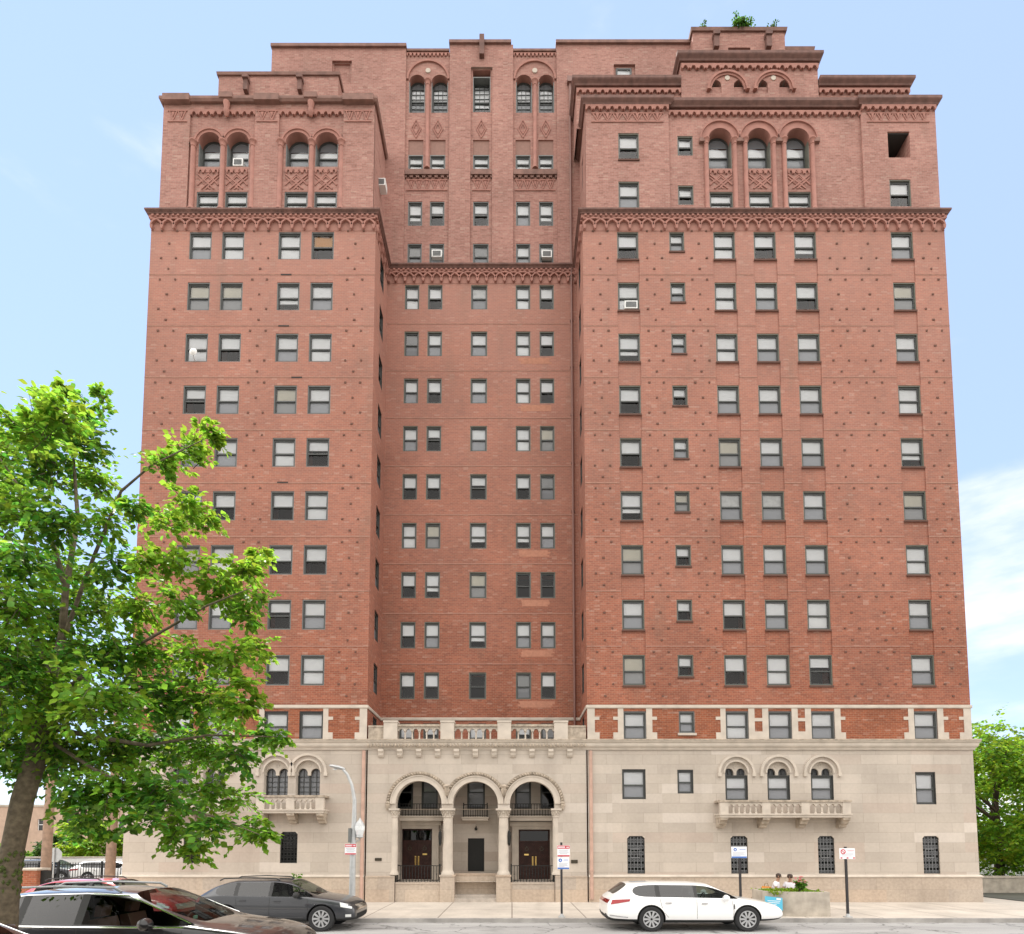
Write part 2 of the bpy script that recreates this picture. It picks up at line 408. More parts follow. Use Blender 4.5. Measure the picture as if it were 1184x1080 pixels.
# ---- windows -------------------------------------------------------
WCACHE = {}
def sash_meshes(w, h, var, frame, arch=0.0, muntin=False, dep=.17):
    key = (round(w, 2), round(h, 2), var, frame, arch, muntin, dep)
    if key in WCACHE: return WCACHE[key]
    mb = MB(); b = .055; y0, y1 = dep - .10, dep - .03
    fr = front(0)
    a, z1 = w / 2, h
    # metal lining of the reveal, then the two sashes
    mb.box(-a, -a + .035, .02, dep, 0, z1 - (arch or 0)); mb.box(a - .035, a, .02, dep, 0, z1 - (arch or 0))
    if not arch: mb.box(-a + .035, a - .035, .02, dep, z1 - .05, z1)
    mb.box(-a + .035, a - .035, .03, dep, 0, .04)
    i0, i1 = -a + .035, a - .035
    zt = z1 - .05 if not arch else z1 - arch
    zm = .04 + (h - .09) * .47
    mb.m0 = len(mb.f)
    mb.box(i0, i0 + b, y0, y1, .04, zt); mb.box(i1 - b, i1, y0, y1, .04, zt)
    mb.box(i0 + b, i1 - b, y0, y1, .04, .04 + b)
    mb.box(i0 + b, i1 - b, y0 - .01, y1, zm - .03, zm + .03)
    if not arch: mb.box(i0 + b, i1 - b, y0, y1, zt - b - .02, zt)
    else:
        mb.ring(fr, (0, zt), a - .035 - b, a - .001, 0, math.pi, y0, y1, 16)
    if muntin:
        nx = 3 if w > .6 else 2
        for k in range(1, nx):
            x = i0 + b + (i1 - i0 - 2 * b) * k / nx
            zz = zt - b if not arch else zt + math.sqrt(max(.01, (a - .09) ** 2 - x * x))
            mb.box(x - .012, x + .012, y0 + .01, y1 - .01, .04 + b, zz)
        for k in range(1, 7 if h > 1.4 else 4):
            z = .04 + b + .27 * k
            if z < zt - .1: mb.box(i0 + b, i1 - b, y0 + .012, y1 - .012, z - .012, z + .012)
        if arch: mb.box(i0 + b, i1 - b, y0 + .012, y1 - .012, zt - .015, zt + .015)
    mb.m = [0 if i < mb.m0 else 1 for i in range(len(mb.f))]
    fm = mb.mesh('window', [frame, 'sash_dark'])
    g = MB(); yu, yl = dep - .075, dep - .055
    screen = var in ('screen', 'cream', 'grey', 'lace')
    zt2 = zt
    g.quad((i0 + b, yu, zm), (i1 - b, yu, zm), (i1 - b, yu, zt2), (i0 + b, yu, zt2), 0)
    g.quad((i0 + b, yl, .04 + b), (i1 - b, yl, .04 + b), (i1 - b, yl, zm), (i0 + b, yl, zm), 1)
    if arch:
        r_ = a - .035 - b; n = 14
        pts = [(r_ * math.cos(math.pi * k / n), yu, zt + r_ * math.sin(math.pi * k / n)) for k in range(n + 1)]
        g.add(pts, [tuple(range(n + 1))], 1 if screen or var == 'lowhalf' else 0)
    gm = g.mesh('pane', ['glass', 'glass_screen' if screen or (arch and var == 'lowhalf') else ('glass_dark' if var == 'dark' else 'glass')])
    bm_ = None
    low = {'screen': .04, 'half': .50, 'full': .04, 'cream': .04, 'grey': .30, 'dark': None, 'third': .62, 'orange': .50, 'lace': .04, 'lowhalf': .30}[var]
    if low is not None:
        bl = MB(); yb = dep - .015
        z0 = .04 + (h - .05) * low if low > .1 else .04
        n = 9; top = (zt - .03) if not arch else zt + .02
        for k in range(n):                                  # a gently bowed roller blind
            xa = i0 + (i1 - i0) * k / n; xb = i0 + (i1 - i0) * (k + 1) / n
            f = lambda x: yb + .012 * math.sin(x * 7.0)
            bl.quad((xa, f(xa), z0), (xb, f(xb), z0), (xb, f(xb), top), (xa, f(xa), top))
        bl.box(i0 + .02, i1 - .02, yb - .02, yb + .015, z0 - .02, z0 + .012)
        bm_ = bl.mesh('blind', {'cream': 'blind_cream', 'grey': 'blind_grey', 'orange': 'blind_orange', 'lace': 'curtain_lace'}.get(var, 'blind_white'))
    sl = MB(); sl.box(-a - .02, a + .02, -.045, .028, -.075, -.004)
    WCACHE[key] = (fm, gm, bm_, sl.mesh('sill', 'brick_dark' if h < 1.4 else 'terracotta'))
    return WCACHE[key]
def window(name, x, y, z, w, h, var='screen', frame='frame_olive', rz=0, sill=True, **kw):
    fm, gm, bm_, sm = sash_meshes(w, h, var, frame, **kw)
    o = link(name, fm, bld, (x, y, z), rz)
    link('pane', gm, o)
    if bm_: link('blind', bm_, o)
    if sill: link('sill', sm, o)
    return o
VARS = ['screen'] * 9 + ['half'] * 5 + ['full'] * 4 + ['cream'] + ['grey'] + ['lowhalf'] + ['third'] * 2 + ['lace']
def pick(): return random.choice(VARS)

# ---- wing fronts: shaft ---------------------------------------------
Z_STR0, Z_STR1, Z_BAND0, Z_BAND1, Z_COR = 6.43, 6.84, 8.22, 8.38, 30.95
WD = .85                                                    # how far a window opening runs in before the dark room
special = {('R', 1, 0): 'full', ('L', 0, 3): 'orange', ('R', 0, 2): 'full', ('L', 0, 1): 'full', ('L', 0, 2): 'full', ('L', 2, 0): 'full',
           ('R', 5, 2): 'lace', ('R', 5, 3): 'lace', ('R', 8, 2): 'half', ('R', 2, 0): 'lowhalf'}
def wing_wall(side, cols, x0, x1):
    holes = []
    for r, hd in enumerate(HEADS[:9]):
        for c, (a, b) in enumerate(cols):
            small = side == 'R' and c == 1
            h = .95 if small else WH
            holes.append((a, b, hd - h, hd, WD, 1))
            if side == 'R' and not small and r < 8:
                holes.append((a - .03, b + .03, HEADS[r + 1] + .02, hd - h - .085, .035, 0))
            v = special.get((side, r, c)) or pick()
            window('small_window' if small else 'window', (a + b) / 2, 0, hd - h, b - a, h, v,
                   'frame_grey' if side == 'L' else 'frame_olive', sill=(side == 'R'))
    mb = MB(); wall(mb, front(0), x0, x1, Z_BAND1, Z_COR, holes)
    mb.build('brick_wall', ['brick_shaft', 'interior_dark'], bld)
wing_wall('R', RC, XB, XR)
wing_wall('L', LC, XL, XA)
# ---- recessed centre ---------------------------------------------------
holes = []
for r in range(10):
    for c, (a, b) in enumerate(CC):
        hd = HEADS[r] - .02
        holes.append((a, b, hd - 1.30, hd, WD, 1))
        v = pick()
        if c >= 2 and r >= 5 and random.random() < .6: v = random.choice(['lowhalf', 'grey', 'cream', 'dark'])
        window('narrow_window', (a + b) / 2, REC, hd - 1.30, b - a, 1.30, v, 'frame_olive', sill=False)
mb = MB(); wall(mb, front(REC), XA, XB, 5.9, Z_COR, holes)
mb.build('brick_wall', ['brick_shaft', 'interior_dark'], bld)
# side walls of the recess, one window a storey
for s_, mp, x in ((-1, face_px(XA), XA), (1, face_mx(XB), XB)):
    hs = []
    for r in range(10):
        hd = HEADS[r]
        hs.append((1.05, 1.85, hd - WH, hd, WD, 1))
        window('return_window', x, 1.45, hd - WH, .80, WH, pick(), 'frame_black', rz=R(90) if s_ < 0 else R(-90), sill=False)
    mb = MB(); wall(mb, mp, 0, REC, 6.84, Z_COR, hs)
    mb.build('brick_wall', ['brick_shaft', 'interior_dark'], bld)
# outer flanks and roofs
for x, mp in ((XL, face_mx(XL)), (XR, face_px(XR))):
    hs = []
    for r in range(9):
        for y in (3.2, 6.0, 9.4):
            hs.append((y, y + 1, HEADS[r] - WH, HEADS[r], WD, 1))
            window('flank_window', x, y + .5, HEADS[r] - WH, 1.0, WH, 'screen', 'frame_olive', rz=R(-90) if x < 0 else R(90), sill=False)
    mb = MB(); wall(mb, mp, 0, DEP, Z_BAND0, Z_COR, hs); wall(mb, mp, 0, DEP, 0, Z_BAND0, [], 2)
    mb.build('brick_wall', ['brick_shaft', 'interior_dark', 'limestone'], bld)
mb = MB(); mb.quad((XL, DEP, 0), (XR, DEP, 0), (XR, DEP, Z_COR), (XL, DEP, Z_COR))
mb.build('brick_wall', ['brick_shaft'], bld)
for b_ in ((XL + .05, XA - .05, .05, DEP - .05), (XA - .05, XB + .05, REC + .05, DEP - .052), (XB + .05, XR - .05, .05, DEP - .05)):
    with part('roof', 'roof_felt') as q: q.box(*b_, Z_COR - .1, Z_COR + .05)

# ---- thin floor courses, header studs ------------------------------------
def split_run(x0, x1, cuts):
    out = []; x = x0
    for a, b in sorted(cuts):
        if a > x: out.append((x, a))
        x = max(x, b)
    if x < x1: out.append((x, x1))
    return out
for r in range(1, 9):
    z = HEADS[r] + .36
    with part('floor_course', 'band_brick') as q: q.box(XL, XA, -.014, .02, z, z + .036)
    with part('floor_course', 'band_brick') as q: q.box(XA, XB, REC - .014, REC + .02, z, z + .036)
    with part('floor_course', 'band_brick') as q:
        for x0, x1 in split_run(XB, XR, [(a - .03, b + .03) for i, (a, b) in enumerate(RC) if i != 1]): q.box(x0, x1, -.014, .02, z, z + .036)
mb = MB()
def studs(cx, half):
    for r in range(9):
        hd = HEADS[r]
        for dx, dz in ((-half, .13), (half, .13), (0, -.58), (-half, -1.28), (half, -1.28), (0, -1.80)):
            if r == 0 and dz > 0: dz = .03
            x, z = cx + dx + random.uniform(-.02, .02), hd + dz
            w_ = random.uniform(.035, .055)
            mb.box(x - w_, x + w_, -.028, .02, z - .035, z + .035)
for cx in (4.0, 6.45, 8.48, 14.72, 16.15, 18.95): studs(cx, .33)
for cx in (-15.55, -11.4, -7.1): studs(cx, .34)
mb.build('brick_studs', 'brick_stud', bld)
for x, z in ((-10.2, 28.08), (-10.25, 25.62), (-9.6, 23.18), (-10.1, 18.3)):
    with part('vent_slot', 'interior_dark') as q: q.box(x - .24, x + .24, -.02, .02, z - .02, z + .03)

for r in (1, 2, 5, 6, 7, 8):                                 # repointed patches under the right-hand pair of the recess
    z = HEADS[r] - 1.40; x0, x1 = .42 + random.uniform(-.1, .1), 1.85 + random.uniform(-.1, .1)
    zs_ = [z - .08 * k for k in range(5)]; L = [x0 + random.uniform(-.09, .09) for _ in range(4)]; Q = [x1 + random.uniform(-.09, .09) for _ in range(4)]
    with part('mortar_patch', 'patch_brick') as q:
        for k in range(4): q.box(L[k], Q[k], REC - .004, REC + .02, zs_[k + 1], zs_[k])
# ---- main cornice with interlaced corbel arches -----------------------------
mb = MB()
sweep(mb, PATH, [(-.02, 30.93), (.13, 30.93), (.15, 30.98), (.19, 31.01), (.225, 31.04), (.225, 31.11), (-.02, 31.17)], 0)
mb.build('main_cornice', 'terracotta_dark', bld)
mb = MB(); sweep(mb, PATH, [(-.02, 30.78), (.09, 30.78), (.09, 30.925), (-.02, 30.925)], 0)
mb.build('cornice_frieze', 'terracotta', bld)
def dentils(mb, mp, s0, s1, z0, z1, w, gap, d0, d1, m=0):
    n = max(1, int((s1 - s0) / (w + gap)))
    st = (s1 - s0) / n
    for i in range(n):
        a = s0 + st * i + (st - w) / 2
        mb.prism([(a, z0), (a + w, z0), (a + w, z1), (a, z1)], mp, d0, d1, m)
def interlace(mb, mp, s0, s1, z0, z1, mod):
    n = max(2, round((s1 - s0) / mod)); md = (s1 - s0) / n
    zs = z0 + (z1 - z0) * .34
    for i in range(n + 1):                                   # corbel drops
        x = s0 + md * i; w_ = .07
        x = min(max(x, s0 + w_), s1 - w_)
        mb.prism([(x - w_, zs), (x + w_, zs), (x + w_ * .7, z0 + .05), (x, z0), (x - w_ * .7, z0 + .05)], mp, -.14, 0, 0)
    for i in range(n + 1):                                   # semicircles two bays wide, overlapping into pointed arches
        cx = s0 + md * i; m = 14; dep = -.125 if i % 2 else -.115
        for k in range(m):
            t0, t1 = math.pi * k / m, math.pi * (k + 1) / m
            q = lambda f, t: (cx + md * f * math.cos(t), zs + (z1 - .04 - zs) * f * math.sin(t))
            P_ = [q(1.07, t0), q(1.07, t1), q(.90, t1), q(.90, t0)]
            mx = sum(p[0] for p in P_) / 4
            if mx < s0 or mx > s1: continue
            mb.prism([(min(max(p[0], s0), s1), min(p[1], z1)) for p in P_], mp, dep, 0, 0)
mb = MB()
interlace(mb, front(0), XL, XA, 30.20, 30.775, .535)
interlace(mb, front(0), XB, XR, 30.20, 30.775, .535)
interlace(mb, front(REC), XA, XB, 30.22, 30.775, .45)
interlace(mb, face_px(XA), 0, REC, 30.20, 30.775, .52)
interlace(mb, face_mx(XB), 0, REC, 30.20, 30.775, .52)
mb.build('corbel_table', 'terracotta', bld)
mb = MB()
for mp, a, b in ((front(0), XL, XA), (front(0), XB, XR), (front(REC), XA, XB), (face_px(XA), 0, REC), (face_mx(XB), 0, REC)):
    mb.prism([(a, 30.21), (b, 30.21), (b, 30.78), (a, 30.78)], mp, -.012, .01)
mb.build('corbel_ground', 'corbel_pink', bld)
mb = MB()
for mp, a, b in ((front(0), XL, XA), (front(0), XB, XR), (front(REC), XA, XB)): dentils(mb, mp, a, b, 30.82, 30.90, .10, .13, -.15, -.09)
mb.build('cornice_dentils', 'terracotta', bld)

# ---- upper stages -----------------------------------------------------------
def solid(mb, x0, x1, y0, y1, z0, z1, m=0, back=True):
    """block walls without its front"""
    mb.quad((x0, y0, z0), (x0, y1, z0), (x0, y1, z1), (x0, y0, z1), m)
    mb.quad((x1, y0, z0), (x1, y1, z0), (x1, y1, z1), (x1, y0, z1), m)
    if not back: return
    mb.quad((x0, y1, z0), (x1, y1, z0), (x1, y1, z1), (x0, y1, z1), m)
    mb.quad((x0, y0, z1), (x1, y0, z1), (x1, y1, z1), (x0, y1, z1), 3)
UM = ['brick_veiled', 'interior_dark', 'terracotta', 'roof_felt']
def scallops(mb, mp, s0, s1, z, mod=.36, h=.2, d=-.11):
    n = max(1, round((s1 - s0) / mod)); md = (s1 - s0) / n
    for i in range(n):
        a = s0 + md * i
        pts = [(a, z + h), (a, z), (a + md * .16, z - .05), (a + md * .26, z + .02)]
        pts += [(a + md * (.5 - .24 * math.cos(t)), z + .02 + .10 * math.sin(t)) for t in (.5, 1.1, 1.57, 2.1, 2.7)]
        pts += [(a + md * .74, z + .02), (a + md * .84, z - .05), (a + md, z), (a + md, z + h)]
        mb.prism(pts, mp, d, 0, 0)
def triangles(mb, mp, s0, s1, z0, z1, n):
    md = (s1 - s0) / n; w_ = .05
    mb.bar(mp, (s0 - .05, z0), (s1 + .05, z0), .06, -.035, 0); mb.bar(mp, (s0 - .05, z1), (s1 + .05, z1), .06, -.034, 0)
    for i in range(n):
        a = s0 + md * i
        mb.bar(mp, (a + .03, z1 - .03), (a + md / 2, z0 + .05), w_, -.032, 0); mb.bar(mp, (a + md / 2, z0 + .05), (a + md - .03, z1 - .03), w_, -.030, 0)
        c = a + md / 2; zc = z1 - (z1 - z0) * .38
        mb.prism([(c - md * .16, zc + .12), (c, zc - .14), (c + md * .16, zc + .12)], mp, -.045, 0)
def diamond(mb, mp, x, z, w, h, ring=2):
    for k in range(ring):
        f = 1 - .42 * k; a, b = w / 2 * f, h / 2 * f
        P = [(x - a, z), (x, z - b), (x + a, z), (x, z + b)]
        for i in range(4): mb.bar(mp, P[i], P[(i + 1) % 4], .05, -.03 - .003 * (i % 2), 0)
def lattice(mb, mp, x0, x1, z0, z1):
    w = x1 - x0; h = z1 - z0; cx = (x0 + x1) / 2; cz = (z0 + z1) / 2
    for k, (a, b) in enumerate((((x0, cz + h * .1), (cx + w * .1, z0)), ((x1, cz + h * .1), (cx - w * .1, z0)), ((x0, cz - h * .3), (cx + w * .18, z1 - .02)), ((x1, cz - h * .3), (cx - w * .18, z1 - .02)),
                                ((x0, z1 - h * .25), (x1 - w * .2, z0)), ((x1, z1 - h * .25), (x0 + w * .2, z0)))):
        mb.bar(mp, a, b, .055, -.03 - .0025 * k, 0)
    scallops(mb, mp, x0, x1, z1 - .16, (x1 - x0) / 4, .16, -.055)
    diamond(mb, mp, cx, cz - h * .1, w * .5, h * .5, 1)
def column(mb, x, y, z0, z1, r_, m=0):
    mb.lathe([(r_ * 1.5, z0), (r_ * 1.5, z0 + .06), (r_ * 1.15, z0 + .12), (r_, z0 + .16), (r_ * .95, z1 - .30), (r_ * 1.15, z1 - .28), (r_ * 1.0, z1 - .24), (r_ * 1.35, z1 - .10), (r_ * 1.7, z1 - .06), (r_ * 1.7, z1)], (x, y, 0), 10, m)

# left tower
YU = .30; ZL = 37.0
ux0, ux1 = -16.27, -6.42
arch_l = [(-14.62, -13.60), (-13.30, -12.26), (-10.55, -9.47), (-9.17, -8.11)]
hs = []
for a, b in arch_l:
    hs.append((a, b, 33.86, 35.56, WD, 1, 35.56 - (b - a) / 2))
    hs.append((a, b, 31.62, 32.60, WD, 1))
yb = YU + .10
mb = MB(); wall(mb, front(yb), ux0, ux1, Z_COR, ZL, hs, 0, 2); solid(mb, ux0, ux1, yb, DEP - 1, Z_COR, ZL)
for a, b in ((ux0, -15.02), (-11.98, -10.86), (-7.86, ux1)):                # proud piers
    mb.box(a, b, YU, yb + .02, Z_COR, ZL - .3); 
mb.box(ux0, ux1, YU + .02, yb + .02, 36.62, ZL)
mb.build('brick_wall', UM, bld)
for (a, b) in arch_l:
    cx = (a + b) / 2; r_ = (b - a) / 2
    with part('arch_ring') as q: q.ring(front(yb), (cx, 35.56 - r_), r_ + .002, r_ + .13, 0, math.pi, -.05, 0, 18); q.ring(front(yb), (cx, 35.56 - r_), r_ + .13, r_ + .22, 0, math.pi, -.09, 0, 18)
    with part('lattice_panel') as q: lattice(q, front(yb), a + .03, b - .03, 32.72, 33.70)
for x in (-14.83, -13.45, -12.05, -10.77, -9.32, -7.93):
    with part('colonnette', smooth=True) as q: column(q, x, yb - .05, 31.6, 35.06, .115)
for a, b in ((-16.0, -15.2), (-11.86, -10.98), (-7.76, -6.6)):
    with part('frieze_panel') as q: triangles(q, front(YU), a, b, 36.02, 36.55, 2 if b - a < 1 else 3)
for a, b in ((-15.02, -11.98), (-10.86, -7.86)):
    with part('scallop_corbels') as q: scallops(q, front(yb), a, b, 36.42, .34)
for x in (-13.3, -9.37):
    with part('carved_corbel', smooth=True) as q: q.lathe([(.04, 36.2), (.10, 36.3), (.14, 36.5), (.10, 36.62), (.16, 36.8), (.16, 36.9)], (x, YU - .06, 0), 8)
for i, (a, b) in enumerate(arch_l):
    window('arched_window', (a + b) / 2, yb, 33.86, b - a, 1.70, 'lowhalf', 'frame_grey', sill=False, arch=(b - a) / 2, dep=.45)
    window('window', (a + b) / 2, yb, 31.62, b - a, .98, 'full', 'frame_grey', sill=False)
cop = MB()
tp = [(ux0, DEP - 1), (ux0, YU), (ux1, YU), (ux1, REC)]
sweep(cop, tp, [(-.25, 36.98), (.10, 36.92), (.16, 37.02), (.16, 37.14), (-.25, 37.20)])
for a, b in ((ux0 + .02, -15.0), (-12.0, -10.84), (-7.88, ux1 - .02)): cop.box(a, b, YU - .20, YU + .3, 36.90, 37.22)
for x in (-13.3, -9.37): cop.box(x - .30, x + .30, YU - .21, YU + .3, 37.02, 37.28)
cop.build('coping', 'coping_brown', bld)
mb = MB(); hs = [(1.25, 1.75, 34.0, 35.4, WD, 1)]
wall(mb, face_px(ux1 + .01), yb + .02, REC, Z_COR, ZL, hs); mb.build('brick_wall', UM, bld)
window('return_window', ux1 + .01, 1.5, 34.0, .5, 1.4, 'half', 'frame_black', rz=R(90), sill=False)
# stair parapet behind the left tower
mb = MB(); wall(mb, front(1.3), -14.28, -8.45, 37.0, 39.72); solid(mb, -14.28, -8.45, 1.3, REC, 37.0, 39.72); mb.build('parapet_wall', UM, bld)
cop = MB(); sweep(cop, [(-14.28, REC), (-14.28, 1.3), (-8.45, 1.3), (-8.45, REC)], [(-.2, 39.72), (.07, 39.72), (.09, 39.86), (-.2, 39.90)])
cop.build('coping', 'coping_brown', bld)
for x in (-12.88, -10.27):
    with part('scupper', 'terracotta_dark') as q: q.box(x - .10, x + .10, 1.08, 1.32, 38.75, 39.30); q.box(x - .14, x + .14, 1.0, 1.32, 39.30, 39.50)

# centre block
YC = REC + .10
hs = []
cwin = []
for a, b in ((-5.26, -4.45), (-4.12, -3.27), (.20, 1.02), (1.36, 2.16)):
    hs.append((a, b, 39.62, 41.75, WD, 1, 41.75 - (b - a) / 2)); cwin.append(('arched_window', a, b, 39.62, 2.13, 'lowhalf', True))
hs.append((-2.0, -1.10, 39.65, 42.0, WD, 1)); cwin.append(('narrow_window', -2.0, -1.10, 39.65, 2.0, 'lowhalf', True))
for a, b in ((-5.26, -4.50), (-4.16, -3.38), (-1.98, -1.15), (.18, .94), (1.34, 2.10)):
    hs.append((a, b, 36.42, 38.12, WD, 1)); cwin.append(('narrow_window', a, b, 36.42, .88, 'full', False))
    hs.append((a + .02, b - .02, 33.42, 34.74, WD, 1)); cwin.append(('narrow_window', a + .02, b - .02, 33.42, 1.32, pick(), False))
    hs.append((a + .02, b - .02, 31.22, 32.46, WD, 1)); cwin.append(('narrow_window', a + .02, b - .02, 31.22, 1.24, random.choice(['half', 'screen', 'grey']), False))
hs.append((5.31, 6.14, 40.9, 42.11, WD, 1)); cwin.append(('narrow_window', 5.31, 6.14, 40.9, 1.21, 'half', False))
hs.append((-9.12, -8.30, 41.2, 42.35, .06, 0))
mb = MB(); wall(mb, front(YC), -12.30, 9.22, Z_COR, 43.0, hs, 0, 2); solid(mb, -12.30, 9.22, YC, DEP, Z_COR, 43.0)
for a, b in ((-12.30, -5.42), (-3.18, -2.10), (-1.0, .06), (2.28, 4.9)):
    pass
piers = [(-8.2, -5.42), (-3.18, -2.10), (-1.0, .06), (2.28, 5.2)]
for a, b in piers: mb.box(a, b, REC, YC + .02, Z_COR, 43.30)
mb.box(-12.30, -9.2, REC, YC + .02, 38.0, 43.10); mb.box(-9.2, -8.2, REC, YC + .02, 42.4, 43.1); mb.box(-9.2, -8.2, REC, YC + .02, 38.0, 41.15)
mb.box(6.3, 9.22, REC, YC + .02, 37, 43.30); mb.box(5.2, 6.3, REC, YC + .02, 42.2, 43.3); mb.box(5.2, 6.3, REC, YC + .02, 37, 40.85)
mb.build('brick_wall', UM, bld)
for n_, a, b, z, h, v, mu in cwin:
    window(n_, (a + b) / 2, YC, z, b - a, h, v, 'frame_grey', sill=False, arch=(b - a) / 2 if n_ == 'arched_window' else 0, muntin=mu, dep=.42 if mu else (.06 if a > 5 else .17))
fp = front(YC)
for a, b in ((-5.40, -3.20), (.08, 2.26)):
    cx = (a + b) / 2
    with part('arch_ring') as q: q.ring(fp, (cx, 41.45), 1.0, 1.10, 0, math.pi, -.07, 0, 24)
    with part('roundel', 'limestone_trim') as q: q.ring(fp, (cx, 41.95), .0, .13, 0, 2 * math.pi, -.04, 0, 12)
    with part('colonnette', smooth=True) as q: column(q, cx, YC - .04, 36.45, 41.35, .105)
    with part('scallop_corbels') as q: scallops(q, fp, a, b, 42.78, .2, .14, -.06)
for a, b, n_ in ((-5.40, -3.20, 5), (-2.08, -1.02, 2), (.08, 2.26, 5)):
    with part('frieze_panel') as q: triangles(q, fp, a + .12, b - .12, 35.34, 35.88, n_)
    with part('sill_band', 'coping_brown') as q: q.box(a, b, YC - .12, YC, 36.10, 36.38); scallops(q, fp, a, b, 36.0, .3, .099, -.08)
for x in (-4.88, -3.77, -1.56, .56, 1.72):
    with part('diamond_panel') as q: diamond(q, fp, x, 38.72, .50, 1.0)
for a, b in ((-5.26, -4.50), (-4.16, -3.38), (-1.98, -1.15), (.18, .94), (1.34, 2.10)):
    with part('lintel_panel', 'spandrel_brown') as q: q.box(a, b, YC + .05, YC + .25, 37.302, 38.118)
cop = MB()
for a, b, z in ((-12.34, -5.40, 43.10), (-3.22, -2.14 + .9 + 1.2, 43.30), (2.24, 9.26, 43.30)): cop.box(a, b if b < 5 else b, REC - .10, REC + .5, z, z + .16)
for a, b in ((-5.40, -3.22), (-.04, 2.24)): cop.box(a, b, YC - .08, YC + .4, 43.0, 43.12)
cop.build('coping', 'coping_brown', bld)
sc = MB(); sc.box(-1.66, -1.42, REC - .22, REC + .02, 42.5, 43.6); sc.build('scupper', 'terracotta_dark', bld)
mb = MB(); mb.box(-2.10, -1.0, REC, YC + .02, 42.05, 43.30); mb.build('brick_wall', 'brick_veiled', bld)

# right tower
ux0, ux1 = 3.42, 19.75
arch_r = [(9.16, 10.24), (10.98, 12.06), (12.79, 13.86)]
hs = []
for a, b in arch_r:
    hs.append((a, b, 33.77, 35.75, WD, 1, 35.75 - (b - a) / 2)); hs.append((a, b, 31.62, 32.60, WD, 1))
ZR = 36.75
hs += [(7.72, 8.44, 34.42, 35.42, WD, 1), (7.70, 8.42, 31.95, 32.92, WD, 1)]
mb = MB(); wall(mb, front(yb), 7.30, 16.28, Z_COR, ZR, hs, 0, 2); solid(mb, ux0 + .02, ux1 - .02, yb, DEP - 1, Z_COR, ZR)
wall(mb, front(YU), ux0, 7.30, Z_COR, ZR, [(4.94, 5.90, 34.10, 35.44, WD, 1), (4.92, 5.88, 31.70, 33.0, WD, 1)]); solid(mb, ux0, 7.30, YU, yb + .3, Z_COR, ZR, back=False)
wall(mb, front(YU), 16.28, ux1, Z_COR, ZR, [(17.48, 18.50, 34.20, 35.52, 2.2, 1), (17.46, 18.44, 31.75, 33.10, WD, 1)]); solid(mb, 16.28, ux1, YU, yb + .3, Z_COR, ZR, back=False)
mb.build('brick_wall', UM, bld)
window('small_window', 8.08, yb, 34.42, .72, 1.0, 'half', sill=False); window('small_window', 8.06, yb, 31.95, .72, .97, 'half', sill=False)
window('window', 5.42, YU, 34.10, .96, WH, 'half'); window('window', 5.40, YU, 31.70, .96, 1.30, 'screen', sill=False)
window('window', 17.95, YU, 31.75, .98, 1.35, 'half', sill=False)
with part('niche_shade_plate', 'interior_dark') as q: q.box(17.485, 18.495, YU + .06, YU + 2.19, 35.46, 35.512)  # added dark plate under the niche head, soffit shade put into its colour
fp = front(yb)
for a, b in arch_r:
    cx = (a + b) / 2; r_ = (b - a) / 2; zc = 35.75 - r_
    with part('arch_ring') as q: q.ring(fp, (cx, zc), r_ + .002, r_ + .14, 0, math.pi, -.06, 0, 20); q.ring(fp, (cx, zc), r_ + .14, r_ + .34, 0, math.pi, -.03, 0, 20); q.ring(fp, (cx, zc), r_ + .34, r_ + .40, 0, math.pi, -.09, 0, 20)
    with part('lattice_panel') as q: lattice(q, fp, a + .03, b - .03, 32.74, 33.66)
    for x in (a - .12, b + .12):
        with part('colonnette', smooth=True) as q: column(q, x, yb - .04, 31.6, zc - .02, .105)
    window('arched_window', cx, yb, 33.77, b - a, 1.98, 'lowhalf', 'frame_olive', sill=False, arch=r_, dep=.45)
    window('window', cx, yb, 31.62, b - a, .98, 'full', 'frame_olive', sill=False)
for a, b in ((8.72, 9.12), (10.28, 10.94), (12.1, 12.75), (13.9, 14.32)):
    with part('impost_block', 'coping_brown') as q: q.box(a, b, yb - .14, yb, 35.0, 35.18)
for a, b in ((3.75, 7.0), (16.6, 19.4)):
    with part('frieze_panel') as q: triangles(q, front(YU), a, b, 36.0, 36.42, 7)
for m_, a, b, z in ((front(YU), ux0, 7.30, 36.56), (front(YU), 16.28, ux1, 36.56), (fp, 7.30, 16.28, 36.40)):
    with part('scallop_corbels') as q: scallops(q, m_, a, b, z, .34)
cop = MB()
sweep(cop, [(ux0, REC), (ux0, YU), (7.30, YU), (7.30, yb), (16.28, yb), (16.28, YU), (ux1, YU), (ux1, DEP - 1)],
      [(-.3, 36.78), (.10, 36.78), (.12, 36.84), (.19, 36.92), (.22, 36.96), (.22, 37.10), (-.3, 37.16)])
cop.build('coping', 'terracotta_dark', bld)
mb = MB(); wall(mb, face_mx(ux0 - .01), yb - .08, REC, Z_COR, ZR, [(1.2, 1.7, 34.0, 35.5, WD, 1)]); mb.build('brick_wall', UM, bld)
window('return_window', ux0 - .01, 1.45, 34.0, .5, 1.5, 'half', 'frame_black', rz=R(-90), sill=False)
